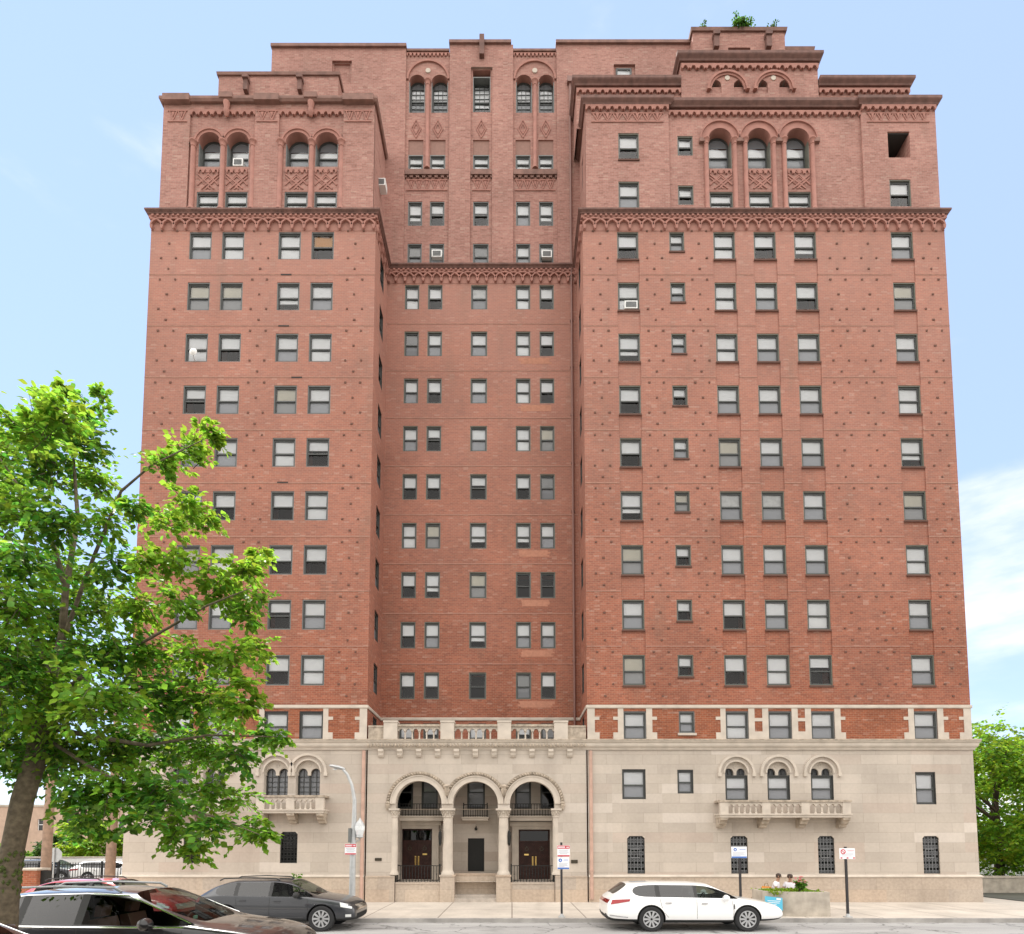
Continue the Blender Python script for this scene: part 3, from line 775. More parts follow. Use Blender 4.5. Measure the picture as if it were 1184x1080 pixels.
# second tier and lift tower behind
Y2 = 1.2
mb = MB(); wall(mb, front(Y2), 3.12, 19.22, 36.8, 39.0); solid(mb, 3.12, 19.22, Y2, DEP - 2, 36.8, 39.0)
wall(mb, front(Y2 - .08), 8.18, 14.80, 36.8, 40.2, [(9.55, 10.12, 38.6, 39.28, .5, 1, 39.0), (10.72, 11.28, 38.6, 39.28, .5, 1, 39.0), (11.80, 12.36, 38.6, 39.28, .5, 1, 39.0), (12.92, 13.48, 38.6, 39.28, .5, 1, 39.0)])
solid(mb, 8.18, 14.80, Y2 - .08, 8, 36.8, 40.2)
mb.build('brick_wall', UM, bld)
Y3 = 2.2
mb = MB(); wall(mb, front(Y3), 9.14, 13.80, 40.2, 43.4, [(10.92, 12.05, 41.2, 42.56, .6, 1)]); solid(mb, 9.14, 13.80, Y3, 7, 40.2, 43.4)
wall(mb, front(Y3 + .3), 13.80, 15.32, 40.2, 42.75); solid(mb, 13.80, 15.32, Y3 + .3, 7, 40.2, 42.75)
mb.build('brick_wall', UM, bld)
mb = MB(); mb.box(10.94, 12.03, Y3 + .2, Y3 + .25, 41.22, 42.3); mb.build('louvre', 'frame_grey', bld)
fp = front(Y2)
ft = front(Y2 - .08)
for m_, a, b, z, w_, h_ in ((fp, 3.12, 8.16, 38.62, .36, .2), (fp, 14.84, 19.22, 38.62, .36, .2), (ft, 8.18, 14.80, 39.80, .40, .22)):
    with part('scallop_corbels') as q: scallops(q, m_, a, b, z, w_, h_)
for cx in (10.41, 12.64):
    with part('arch_ring') as q:
        q.ring(ft, (cx, 38.72), .88, .98, 0, math.pi, -.10, 0, 22); q.ring(ft, (cx, 38.72), .78, .88, 0, math.pi, -.05, 0, 22)
        for s_ in (-1, 1): q.box(cx + s_ * .94 - .08, cx + s_ * .94 + .08, Y2 - .25, Y2 - .082, 38.62, 38.719)
    with part('roundel', 'limestone_trim') as q: q.ring(ft, (cx, 39.36), 0, .12, 0, 2 * math.pi, -.03, 0, 12)
cop = MB(); PR = [(-.3, 39.0), (.08, 39.0), (.11, 39.08), (.19, 39.17), (.22, 39.22), (.22, 39.36), (-.3, 39.42)]
sweep(cop, [(3.12, REC), (3.12, Y2), (8.16, Y2)], PR); sweep(cop, [(14.84, Y2), (19.22, Y2), (19.22, DEP - 2)], PR)
sweep(cop, [(8.18, 5), (8.18, Y2 - .08), (14.80, Y2 - .08), (14.80, 5)], [(o_, z_ + 1.2) for o_, z_ in PR])
cop.build('coping', 'terracotta_dark', bld)
cop = MB(); PR = [(-.25, 43.4), (.08, 43.4), (.11, 43.56), (-.25, 43.62)]
sweep(cop, [(9.14, 6), (9.14, Y3), (13.80, Y3), (13.80, 6)], PR); sweep(cop, [(13.83, Y3 + .3), (15.32, Y3 + .3), (15.32, 6)], [(o_, z_ - .65) for o_, z_ in PR])
cop.build('coping', 'coping_brown', bld)
for x in (10.28, 12.91):
    with part('scupper', 'terracotta_dark') as q: q.box(x - .13, x + .13, Y3 - .22, Y3 + .02, 42.35, 42.95); q.box(x - .16, x + .16, Y3 - .28, Y3 + .02, 42.95, 43.2)
# pipes
mb = MB(); mb.tube([(2.95, REC - .08, 7.0), (2.95, REC - .08, 41.2)], .055, 8)
for r in range(10): mb.box(2.86, 3.04, REC - .06, REC + .02, HEADS[r] + .5, HEADS[r] + .56)
mb.box(2.80, 3.10, REC - .2, REC, 41.0, 41.3)
mb.build('drainpipe', 'pipe_brown', bld)

# ================================================================ STONE BASE
GF = ['limestone', 'interior_dark', 'limestone_trim']
# quoin storey: brick panels between stone surrounds
HD, HL = 8.10, 6.86
def quoin(side, cols, x0, x1):
    holes = []
    for c, (a, b) in enumerate(cols):
        small = side == 'R' and c == 1
        z = 7.15 if small else HL
        holes.append((a, b, z, HD, WD, 1))
        window('small_window' if small else 'window', (a + b) / 2, 0, z, b - a, HD - z, pick() if not small else 'screen', 'frame_black' if side == 'L' else 'frame_grey', sill=False)
    mb = MB(); wall(mb, front(0), x0, x1, Z_STR1 - .02, Z_BAND0, holes); mb.build('brick_wall', ['brick', 'interior_dark'], bld)
    def tooth(x, s_, w):                                     # a stone strip against an opening, toothed into the brick at two courses
        a, b = (x, x + s_ * w); lo, hi = min(a, b), max(a, b)
        q = MB(); q.box(lo, hi, -.018, .01, Z_STR1, Z_BAND0)
        for z0, z1 in ((7.72, 7.86), (6.86, 7.18)):
            e = b + s_ * .20; q.box(min(b, e), max(b, e), -.018, .01, z0, z1)
        q.build('quoin', 'limestone_trim', bld)
    for c, (a, b) in enumerate(cols):
        if side == 'R' and c == 1:
            q = MB(); q.box(a - .06, b + .06, -.06, .01, 7.05, 7.145); q.build('stone_sill', 'limestone_trim', bld); continue
        if side == 'R' and c in (2, 3, 4):
            if c == 2: tooth(a, -1, .22)
            if c == 4: tooth(b, 1, .26)
            if c < 4:
                a2 = cols[c + 1][0]
                m0, m1 = b + .26, a2 - .26
                q = MB(); q.box(b, m0, -.018, .01, Z_STR1, Z_BAND0); q.box(m1, a2, -.018, .01, Z_STR1, Z_BAND0)
                q.box(m0, m1, -.018, .01, Z_STR1, 7.22); q.box(m0, m1, -.018, .01, 7.66, 7.80); q.build('window_surround', 'limestone_trim', bld)
        elif side == 'L':
            tooth(a, -1, .22) if c in (0, 2) else None
            tooth(b, 1, .22) if c in (1, 3) else None
        else: tooth(a, -1, .24); tooth(b, 1, .26)
    tooth(x0, 1, .32); tooth(x1, -1, .32)
quoin('R', RC, XB, XR); quoin('L', LC, XL, XA)
mb = MB()
sweep(mb, PATH, [(-.02, Z_BAND0), (.035, Z_BAND0), (.05, Z_BAND0 + .04), (.05, Z_BAND1 - .03), (-.02, Z_BAND1)]); mb.build('stone_band', 'limestone_trim', bld)
SP = [(XL, DEP), (XL, 0), (XR, 0), (XR, DEP)]
mb = MB()
sweep(mb, SP, [(-.02, 6.42), (.05, 6.42), (.08, 6.50), (.14, 6.56), (.16, 6.62), (.16, 6.70), (.22, 6.76), (.22, 6.83), (-.02, 6.87)]); mb.build('string_cornice', 'limestone_trim', bld)
mb = MB(); sweep(mb, SP, [(.10, 6.835), (.235, 6.80), (.24, 6.845), (.10, 6.885)]); mb.build('weathered_ledge', 'limestone_dirty', bld)
# ground floor of the wings
RG = [(4.68, 5.68, 4.32, 5.60), (7.03, 7.71, 4.56, 5.58), (17.14, 18.0, 4.10, 5.48)]
AR = [(9.06, 10.02), (10.85, 11.81), (12.70, 13.66)]
SL = [(4.86, 5.60), (9.22, 9.94), (12.90, 13.60), (17.32, 18.02)]
def slit(mbx, x0, x1, z0, z1):
    c = .10; return [(x0, z0), (x1, z0), (x1, z1 - c), (x1 - c, z1), (x0 + c, z1), (x0, z1 - c)]
def grille_window(x0, x1, z0, z1, plaque=False):
    w, h = x1 - x0, z1 - z0; a = w / 2
    mb = MB(); f = front(0); o_ = [(p[0] - (x0 + x1) / 2, p[1] - z0) for p in slit(None, x0, x1, z0, z1)]
    for i in range(6): mb.bar(f, o_[i], o_[(i + 1) % 6], .07, .05, .12)
    o = mb.build('grille_window', 'frame_black', bld); o.location = ((x0 + x1) / 2, 0, z0)
    g = MB(); n = 5
    for k in range(1, n): x = -a + w * k / n; g.box(x - .011, x + .011, .06, .085, .02, h - .03)
    for k in range(1, 12): z = h * k / 12; g.box(-a + .02, a - .02, .062, .082, z - .010, z + .010)
    for k in range(n):
        for j in range(0, 12, 2):
            x = -a + w * (k + .5) / n; z = h * (j + .5) / 12
            g.ring(f, (x, z), .028, .044, 0, 2 * math.pi, .066, .08, 8)
    g.box(-a * .55, a * .45, .055, .088, h * .42, h * .44); g.box(-a * .55, a * .45, .055, .088, h * .64, h * .66)
    g.box(-a * .57, -a * .53, .055, .088, h * .42, h * .66); g.box(a * .43, a * .47, .055, .088, h * .42, h * .66)
    link('grille', g.mesh('grille', 'grille_grey' if plaque is not None else 'iron'), o)
    p = MB(); p.quad((-a, .16, 0), (a, .16, 0), (a, .16, h), (-a, .16, h)); link('pane', p.mesh('pane', 'glass_dark'), o)
    mb = MB()
    for s_ in (-1, 1): mb.prism([(s_ * a, h), (s_ * a, h - .10), (s_ * (a - .10), h)], f, 0, .3)
    link('chamfer_stone', mb.mesh('chamfer_stone', 'limestone_trim'), o)
def two_light(x0, x1, z0, zt, style):
    """pair of small round lights under a round arch: plate tracery in the arch head"""
    cx = (x0 + x1) / 2; r_ = (x1 - x0) / 2; zs = zt - r_
    f = front(.16); mb = MB()
    lw = r_ * .40; off = r_ * .53
    zc = zs + (.02 if style == 'R' else -.02)
    # tracery plate with two round-headed notches cut from its lower edge
    n = 8; low = zs - .12
    def notch(c): return [(c - lw, low)] + [(c - lw * math.cos(math.pi * k / n), zc + lw * math.sin(math.pi * k / n)) for k in range(n + 1)] + [(c + lw, low)]
    lower = [(cx - r_, low)] + notch(cx - off) + notch(cx + off) + [(cx + r_, low)]
    top = [(cx + r_ * math.cos(math.pi * k / 20), zs + r_ * math.sin(math.pi * k / 20)) for k in range(21)]
    def top_z(x): q = max(0, r_ * r_ - (x - cx) ** 2); return zs + math.sqrt(q)
    for (xa, za), (xb, zb) in zip(lower, lower[1:]):
        if abs(xb - xa) < 1e-6: mb.quad(f(xa, za, 0), f(xb, zb, 0), f(xb, zb, .12), f(xa, za, .12)); continue
        mb.quad(f(xa, za, 0), f(xb, zb, 0), f(xb, max(zb, top_z(xb)), 0), f(xa, max(za, top_z(xa)), 0)); mb.quad(f(xa, za, 0), f(xb, zb, 0), f(xb, zb, .12), f(xa, za, .12))
    mb.ring(f, (cx, zs + r_ * .62), .05, .08, 0, 6.283, -.02, 0, 10)
    mb.build('arch_tracery', 'limestone_trim', bld)
    # head windows behind
    h = (zt if style == 'L' else zs - .12) - z0
    if style == 'R':
        window('tracery_window', cx, 0, z0, x1 - x0, zs - .10 - z0, 'screen', 'frame_black', sill=False)
        b = MB(); b.box(x0, x1, .30, .34, zs - .16, zs - .04)
        for s_ in (-1, 1): b.box(cx + s_ * off - .012, cx + s_ * off + .012, .30, .33, zs - .04, zs + lw)
        o = b.build('head_light', 'frame_black', bld)
        p = MB(); p.quad((x0, .36, zs - .1), (x1, .36, zs - .1), (x1, .36, zt), (x0, .36, zt)); link('pane', p.mesh('pane', 'glass_screen'), o)
    else:
        b = MB(); y0, y1 = .29, .35
        for x in (x0 + .03, cx, x1 - .03): b.box(x - .035, x + .035, y0, y1, z0, zs)
        b.box(x0, x1, y0 + .004, y1, z0, z0 + .06)
        for s_ in (-1, 1):
            c = cx + s_ * off; b.ring(front(0), (c, zc), lw - .04, lw + .06, 0, math.pi, y0 + .002, y1, 10); b.box(c - .012, c + .012, .305, .335, z0 + .06, zs + lw)
        for k in range(1, 5): z = z0 + (zs - z0) * k / 5 + .04; b.box(x0 + .06, x1 - .06, .308, .332, z - .012, z + .012)
        o = b.build('tracery_window', 'frame_black', bld)
        p = MB(); p.quad((x0, .34, z0), (x1, .34, z0), (x1, .34, zt - .05), (x0, .34, zt - .05)); link('pane', p.mesh('pane', 'glass_screen'), o)
        p = MB(); p.quad((x0, .5, z0), (x1, .5, z0), (x1, .5, zt), (x0, .5, zt)); link('blind', p.mesh('blind', 'curtain_lace'), o)
holes = [(a, b, c, d, WD, 1) for a, b, c, d in RG] + [(a, b, 4.25, 5.92, WD, 1, 5.92 - (b - a) / 2) for a, b in AR] + [(a, b, 1.18, 2.76, .3, 1) for a, b in SL]
mb = MB(); wall(mb, front(0), XB, XR, 1.06, 6.44, holes, 0, 2); mb.build('stone_wall', GF, bld)
for a, b, c, d in RG: window('small_window' if b - a < .8 else 'window', (a + b) / 2, 0, c, b - a, d - c, 'screen', 'frame_black', sill=False)
for a, b in AR: two_light(a, b, 4.25, 5.92, 'R')
for i, (a, b) in enumerate(SL): grille_window(a, b, 1.18, 2.76)
AL = [(-10.55, -9.52), (-9.19, -8.16), (-14.58, -13.62), (-13.14, -12.18)]
SLL = [(-9.78, -9.05), (-13.86, -13.12)]
holes = [(a, b, 4.40, 5.98, WD, 1, 5.98 - (b - a) / 2) for a, b in AL] + [(a, b, 1.62, 2.94, .3, 1) for a, b in SLL]
mb = MB(); wall(mb, front(0), XL, XA, 1.06, 6.44, holes, 0, 2); mb.build('stone_wall', GF, bld)
for a, b in AL: two_light(a, b, 4.40, 5.98, 'L')
for a, b in SLL: grille_window(a, b, 1.62, 2.94, None)
fp = front(0)
for a, b, zt in [(a, b, 5.92) for a, b in AR] + [(a, b, 5.98) for a, b in AL]:
    cx = (a + b) / 2; r_ = (b - a) / 2; zs = zt - r_
    mb = MB(); mb.ring(fp, (cx, zs), r_ + .001, r_ + .07, 0, math.pi, -.03, 0, 22); mb.ring(fp, (cx, zs), r_ + .20, r_ + .30, 0, math.pi, -.09, 0, 22)
    for s_ in (-1, 1): mb.box(cx + s_ * (r_ + .25) - .07, cx + s_ * (r_ + .25) + .07, -.11, 0, zs - .16, zs)
    mb.build('hood_moulding', 'limestone_trim', bld)
# plinth
for b_ in ((XL - .06, XA, -.06, .10), (XB, XR + .06, -.06, .10), (XL - .06, XL + .1, .10, DEP), (XR - .1, XR + .06, .10, DEP)):
    with part('plinth', 'plinth_stone') as q: q.box(*b_, -.05, 1.02)
for pth in ([(XL, DEP), (XL, 0), (XA, 0)], [(XB, 0), (XR, 0), (XR, DEP)]):
    mb = MB(); sweep(mb, pth, [(-.02, 1.02), (.08, 1.02), (.10, 1.05), (.08, 1.10), (.02, 1.14), (-.02, 1.14)]); mb.build('water_table', 'limestone_trim', bld)

# balconies --------------------------------------------------------------------
def baluster(mb, x, y, z0, z1, r_=.055):
    h = z1 - z0
    mb.lathe([(r_ * 1.15, z0), (r_ * 1.15, z0 + .06 * h), (r_ * .7, z0 + .12 * h), (r_ * .72, z0 + .55 * h), (r_ * .6, z0 + .72 * h), (r_ * 1.1, z0 + .78 * h), (r_ * 1.2, z0 + .86 * h), (r_ * 1.2, z1)], (x, y, 0), 8)
def balcony(x0, x1, zb, zt, posts, y0=-.62):
    o = link('balcony', None, bld)
    s = MB(); s.box(x0, x1, y0, .02, zb, zb + .10); s.box(x0 - .04, x1 + .04, y0 - .04, .02, zb + .10, zb + .16); s.build('balcony_slab', 'limestone_trim', o)
    r = MB(); r.box(x0 - .03, x1 + .03, y0 - .03, y0 + .20, zt - .08, zt)
    for a, b in ((x0 - .03, x0 + .17), (x1 - .17, x1 + .03)): r.box(a, b, y0 + .20, .02, zt - .08, zt)
    r.build('balcony_rail', 'limestone_dirty', o)
    for x in posts: p = MB(); p.box(x - .17, x + .17, y0 + .005, y0 + .19, zb + .16, zt - .08); p.build('balcony_post', 'limestone_trim', o)
    fp = front(y0 + .03)
    for a, b in zip(posts, posts[1:]):
        bl = MB(); a, b = a + .17, b - .17; n = max(4, round((b - a) / .25)); st = (b - a) / n
        for k in range(n):
            c = a + st * (k + .5); r_ = st * .34
            if k: w_ = MB(); baluster(w_, a + st * k, y0 + .10, zb + .16, zt - .14); w_.build('baluster', 'limestone_trim', o, smooth=True)
            m = 6; arc = [(c + r_ * math.cos(math.pi * j / m), zt - .25 + r_ * math.sin(math.pi * j / m)) for j in range(m + 1)]
            bl.prism([(c + st / 2, zt - .25), *arc, (c - st / 2, zt - .25), (c - st / 2, zt - .08), (c + st / 2, zt - .08)], fp, 0, .10)
        bl.build('baluster_arcade', 'limestone_trim', o)
    for x in posts:
        br = MB(); mpx = lambda s_, t, d: (x + d, s_, t)
        br.prism([(0, zb), (y0 + .02, zb), (y0 + .02, zb - .10), (y0 + .16, zb - .16), (y0 + .20, zb - .26), (y0 + .34, zb - .30), (y0 + .38, zb - .40), (0, zb - .42)], mpx, -.15, .15)
        br.build('balcony_bracket', 'limestone_dirty', o)
balcony(8.60, 14.02, 3.52, 4.24, [8.78, 10.52, 12.14, 13.84])
balcony(-10.60, -7.78, 3.70, 4.44, [-10.42, -9.18, -7.96])
balcony(-14.75, -11.95, 3.70, 4.44, [-14.57, -13.35, -12.13])

# entrance front ----------------------------------------------------------------
AX = [(-3.95, .97), (-1.55, .95), (.86, .95)]                # arch centres and half widths
ZSP, ZPL = 4.12, .84
PX0, PX1 = XA + .06, XB - .06
YP = -.03
holes = []
for cx, r_ in AX: holes.append((cx - r_, cx + r_, 3.9, ZSP + r_ + .02, .45, None, ZSP))
mb = MB()
wall(mb, front(YP), PX0, PX1, 3.9, 6.42, holes, 0, 2)
# jambs below the arches at either end, with the slot behind the columns left open
for a, b in ((PX0, AX[0][0] - AX[0][1]), (AX[2][0] + AX[2][1], PX1)):
    wall(mb, front(YP), a, b, 1.06, 3.9)
for x in (AX[0][0] - AX[0][1], AX[2][0] + AX[2][1]): mb.quad((x, YP, 0), (x, YP + 1.65, 0), (x, YP + 1.65, 3.9), (x, YP, 3.9))
for a, b in ((AX[0][0] + AX[0][1], AX[1][0] - AX[1][1]), (AX[1][0] + AX[1][1], AX[2][0] - AX[2][1])): mb.quad((a, YP, 3.9), (b, YP, 3.9), (b, YP + .45, 3.9), (a, YP + .45, 3.9))
mb.build('stone_wall', GF, bld)
mb = MB()
LX0, LX1 = -5.35, 2.25
YB = 1.62
hs = [(-4.97, -3.57, ZPL, 3.10, .25, None), (.30, 1.70, ZPL, 3.07, .25, None), (-1.98, -1.24, 1.20, 2.68, .12, None),
      (-5.18, -4.46, 4.0, 5.6, WD, 1), (-4.08, -3.34, 4.0, 5.6, WD, 1), (-2.02, -1.22, 4.0, 5.6, WD, 1), (.14, .86, 4.0, 5.6, WD, 1), (1.28, 2.0, 4.0, 5.6, WD, 1)]
wall(mb, front(YB), LX0 - .1, LX1 + .1, 0, 6.0, hs, 0, 2)
for x in (-2.72, -.38):                                       # cross walls of the porch bays
    mb.box(x - .10, x + .10, .50, YB, 0, 6.0)
mb.quad((LX0, 0, 5.98), (LX1, 0, 5.98), (LX1, YB, 5.98), (LX0, YB, 5.98)); mb.quad((LX0, YP + .46, 3.9), (LX0, YB, 3.9), (LX0, YB, 6), (LX0, YP + .46, 6)); mb.quad((LX1, YP + .46, 3.9), (LX1, YB, 3.9), (LX1, YB, 6), (LX1, YP + .46, 6))
mb.quad((LX0, .2, ZPL - .02), (LX1, .2, ZPL - .02), (LX1, YB, ZPL - .02), (LX0, YB, ZPL - .02), 2)
mb.build('porch_wall', GF, bld)
for a, b in ((-5.18, -4.46), (-4.08, -3.34), (-2.02, -1.22), (.14, .86), (1.28, 2.0)): window('porch_window', (a + b) / 2, YB, 4.0, b - a, 1.6, 'dark' if a < -5 or a > 1 else 'grey', 'frame_black', sill=False)
# parapets, pedestals, steps
for cx, r_ in (AX[0], AX[2]):
    with part('porch_parapet', 'plinth_stone') as q: q.box(cx - r_ + .02, cx + r_ - .02, YP + .02, YP + .42, -.05, ZPL - .1); q.box(cx - r_ + .02, cx + r_ - .02, YP - .0, YP + .44, ZPL - .1, ZPL - .02)
with part('porch_parapet', 'plinth_stone') as q: q.box(AX[1][0] - .92, AX[1][0] + .92, .62, .85, -.05, 1.10); q.box(AX[1][0] - .92, AX[1][0] + .92, .60, .87, 1.10, 1.16)
for k in range(2):
    with part('entrance_step', 'step_stone') as q: q.box(AX[1][0] - .93, AX[1][0] + .93, -.02 + .28 * k, .619, -.048 + .15 * k, .14 * (k + 1))
for x in (-2.72, -.36):
    with part('pedestal', 'plinth_stone') as q: q.box(x - .30, x + .30, YP - .05, YP + .48, -.05, 1.06); q.box(x - .33, x + .33, YP - .08, YP + .50, 1.06, 1.13)
for a, b in ((PX0, AX[0][0] - AX[0][1] - .0), (AX[2][0] + AX[2][1], PX1)):
    with part('plinth', 'plinth_stone') as q: q.box(a, b, YP - .05, YP + .2, -.05, 1.02); q.box(a, b, YP - .07, YP + .2, 1.02, 1.09)
def capital(mb, x, y, z0, z1, r_):
    mb.lathe([(r_ * 1.1, z0), (r_ * 1.14, z0 + .03), (r_, z0 + .05), (r_ * 1.05, z0 + .14), (r_ * 1.35, z1 - .10), (r_ * 1.28, z1 - .08)], (x, y, 0), 14)
    mb.box(x - r_ * 1.5, x + r_ * 1.5, y - r_ * 1.5, y + r_ * 1.5, z1 - .08, z1)
    for tier, zz, rr in ((0, z0 + .12, 1.12), (1, z0 + .20, 1.25)):
        for k in range(10):
            t = 2 * math.pi * (k + .5 * tier) / 10; px, py = x + r_ * rr * math.cos(t), y + r_ * rr * math.sin(t)
            mb.lathe([(.01, zz - .05), (.035, zz), (.03, zz + .04), (.01, zz + .06)], (px, py, 0), 5)
for x, y in ((-2.72, YP + .20), (-.36, YP + .20), (AX[0][0] - AX[0][1] - .06, YP + .12), (AX[2][0] + AX[2][1] + .06, YP + .12)):
    r_ = .215 if -3 < x < 0 else .15
    mb = MB(); mb.lathe([(r_ * 1.3, 1.13), (r_ * 1.3, 1.20), (r_ * 1.12, 1.26), (r_ * 1.05, 1.30), (r_, 1.34), (r_ * 1.02, 2.2), (r_ * .93, 3.55)], (x, y, 0), 20)
    o = mb.build('entrance_column', 'limestone_trim', bld, smooth=True)
    cp = MB(); capital(cp, x, y, 3.55, 3.92, r_); cp.build('capital', 'limestone_trim', o)
fp = front(YP)
for cx, r_ in AX:
    mb = MB(); mb.ring(fp, (cx, ZSP), r_ + .001, r_ + .20, 0, math.pi, -.05, 0, 30); mb.ring(fp, (cx, ZSP), r_ + .20, r_ + .24, 0, math.pi, -.075, 0, 30); mb.build('archivolt', 'limestone_trim', bld)
for i, (cx, r_) in enumerate(AX):                             # carved rope moulding
    mb = MB()
    n = 34
    for k in range(n):
        t = math.pi * (k + .5) / n; rr = r_ + .33
        if i > 0 and t > math.pi * .83: continue
        if i < 2 and t < math.pi * .17: continue
        c = Vector((cx + rr * math.cos(t), YP - .05, ZSP + rr * math.sin(t))); tw = t + .6
        d = Vector((math.cos(tw), 0, math.sin(tw))) * .062
        mb.tube([c - d, c, c + d], [.022, .048, .022], 6)
    mb.ring(fp, (cx, ZSP), r_ + .25, r_ + .41, (math.pi * .17 if i < 2 else 0), (math.pi * .83 if i > 0 else math.pi), -.02, 0, 30)
    mb.build('rope_moulding', 'limestone_dirty', bld)
for x, z in ((-2.75, 4.72), (-.345, 4.72), (AX[0][0] - 1.30, 4.06), (AX[2][0] + 1.28, 4.06)):
    s_ = 1.4 if -3 < x < 0 else 1
    mb = MB(); mb.lathe([(.02, z - .22 * s_), (.06 * s_, z - .16 * s_), (.08 * s_, z - .06 * s_), (.10 * s_, z), (.07 * s_, z + .03), (.10 * s_, z + .10 * s_), (.05, z + .16 * s_)], (x, YP - .06, 0), 10)
    mb.build('label_stop', 'limestone_dirty', bld)
# doors
for x0, x1 in ((-4.97, -3.57), (.30, 1.70)):
    zt = 3.10 if x0 < 0 else 3.07
    cx = (x0 + x1) / 2
    o = link('entrance_door', None, bld, (cx, YB, ZPL)); hw = (x1 - x0) / 2; H = zt - ZPL; zd = H - .58
    fr_ = MB(); fr_.box(-hw, -hw + .06, .10, .22, 0, H); fr_.box(hw - .06, hw, .10, .22, 0, H); fr_.box(-hw + .06, hw - .06, .10, .22, H - .06, H); fr_.box(-hw + .06, hw - .06, .10, .22, zd, zd + .07)
    fr_.build('door_frame', 'door_wood', o)
    tr = MB(); tr.quad((-hw + .06, .17, zd + .07), (hw - .06, .17, zd + .07), (hw - .06, .17, H - .06), (-hw + .06, .17, H - .06)); tr.build('transom_glass', 'glass_dark', o)
    dk = MB(); dk.quad((-hw, .25, 0), (hw, .25, 0), (hw, .25, H), (-hw, .25, H)); dk.build('door_back', 'interior_dark', o)
    for s_ in (-1, 1):
        d = MB(); a, b = (.004, hw - .064) if s_ > 0 else (-hw + .064, -.004)
        d.box(a, b, .15, .20, .01, zd - .004); w_ = b - a
        for r in range(6):
            for c in range(3):
                xa = a + .05 + (w_ - .1) * c / 3; xb = a + .05 + (w_ - .1) * (c + 1) / 3 - .03; za = .10 + r * (zd - .2) / 6; zb2 = za + (zd - .2) / 6 - .04
                if r in (0,) and c: continue
                if r == 0: xb = b - .08
                d.box(xa, xb, .135, .15, za, zb2); d.box(xa + .03, xb - .03, .128, .135, za + .03, zb2 - .03)
        lf = d.build('door_leaf', 'door_wood', o)
        hn = MB(); x = s_ * .07; hn.tube([(x, .13, zd * .40), (x, .08, zd * .42), (x, .08, zd * .58), (x, .13, zd * .60)], .018, 6); hn.box(x - .03, x + .03, .125, .15, zd * .38, zd * .62); hn.build('door_handle', 'brass', lf)
        k = MB(); k.ring(front(0), (s_ * hw * .48, zd * .82), .06, .09, 0, 6.283, .11, .13, 12); k.box(s_ * hw * .48 - .02, s_ * hw * .48 + .02, .11, .13, zd * .82 + .05, zd * .82 + .14); k.build('wreath', 'bronze', lf)
    s_ = 1 if x0 < 0 else -1
    ms = MB(); ms.box(s_ * hw * .5 - .1, s_ * hw * .5 + .1, .118, .136, zd * .65, zd * .69); ms.build('mail_slot', 'brass', o)
    nb = MB()                                                # gilt lettering strip on the glass over the right door is too small to read: three figures
    jm = MB()
    for a, b in ((x0 - .30, x0 - .002), (x1 + .002, x1 + .30)): jm.box(a, b, YB - .16, YB - .002, ZPL, zt + .15); 
    jm.box(x0 - .002, x1 + .002, YB - .16, YB - .002, zt + .002, zt + .15); jm.box(x0 - .40, x1 + .40, YB - .24, YB - .002, zt + .152, zt + .34)
    jm.build('door_surround', 'limestone_trim', bld)
    ba = MB(); ba.box(x0 - .40, x1 + .55, YB - .62, YB - .004, 3.44, 3.60); ba.box(x0 - .44, x1 + .58, YB - .66, YB - .004, 3.602, 3.66); ba.build('porch_gallery', 'limestone_trim', bld)
def iron_rail(name, x0, x1, y, z0, z1, n, sides=0):
    mb = MB(); mb.box(x0, x1, y - .018, y + .018, z1 - .03, z1); mb.box(x0, x1, y - .012, y + .012, z0 + .05, z0 + .07)
    for k in range(n + 1):
        x = x0 + (x1 - x0) * k / n
        mb.box(x - .012, x + .012, y - .010, y + .010, z0, z1 - .03)
        if k % 2: mb.lathe([(.005, z0 + .28), (.026, z0 + .33), (.005, z0 + .38)], (x, y, 0), 6)
    for x in (x0, x1):
        mb.box(x - .025, x + .025, y - .025, y + .025, z0, z1 + .06)
        if sides: mb.box(x - .012, x + .012, y, y + sides, z1 - .03, z1); mb.box(x - .01, x + .01, y, y + sides, z0 + .05, z0 + .07)
    mb.build(name, 'iron', bld)
iron_rail('gallery_railing', -5.30, -2.84, YB - .6, 3.66, 4.20, 20)
iron_rail('gallery_railing', -.24, 2.20, YB - .6, 3.66, 4.20, 20)
mb = MB(); mb.box(-2.20, -1.05, YB - .50, YB - .004, 3.46, 3.56); mb.box(-2.24, -1.01, YB - .54, YB - .004, 3.562, 3.62); mb.build('porch_gallery', 'limestone_trim', bld)
iron_rail('gallery_railing', -2.14, -1.10, YB - .46, 3.62, 4.18, 10, .44)
iron_rail('porch_railing', -4.86, -3.06, YP + .22, ZPL - .02, 1.52, 14, .6); iron_rail('porch_railing', -.03, 1.76, YP + .22, ZPL - .02, 1.52, 14, .6)
d = MB(); d.box(-1.97, -1.25, YB + .02, YB + .10, 1.21, 2.67); 
for z0, z1 in ((1.28, 1.88), (1.96, 2.6)): d.box(-1.86, -1.36, YB + .005, YB + .02, z0, z1)
d.build('service_door', 'iron', bld)
lt = MB(); lt.tube([(-1.61, YB, 3.20), (-1.61, YB - .14, 3.22), (-1.61, YB - .2, 3.16)], .016, 6); lt.lathe([(.015, 3.02), (.055, 3.04), (.065, 3.12), (.02, 3.18)], (-1.61, YB - .2, 0), 8); lt.build('porch_lamp', 'iron', bld)
for x in (-3.02, -.10):
    lt = MB(); lt.tube([(x, .30, 3.0), (x - .02, .05, 3.05)], .015, 6); lt.lathe([(.02, 2.35), (.06, 2.45), (.075, 2.75), (.06, 2.92), (.02, 3.0)], (x - .02 + .0, .05, 0), 6); lt.build('wall_lantern', 'iron', bld)
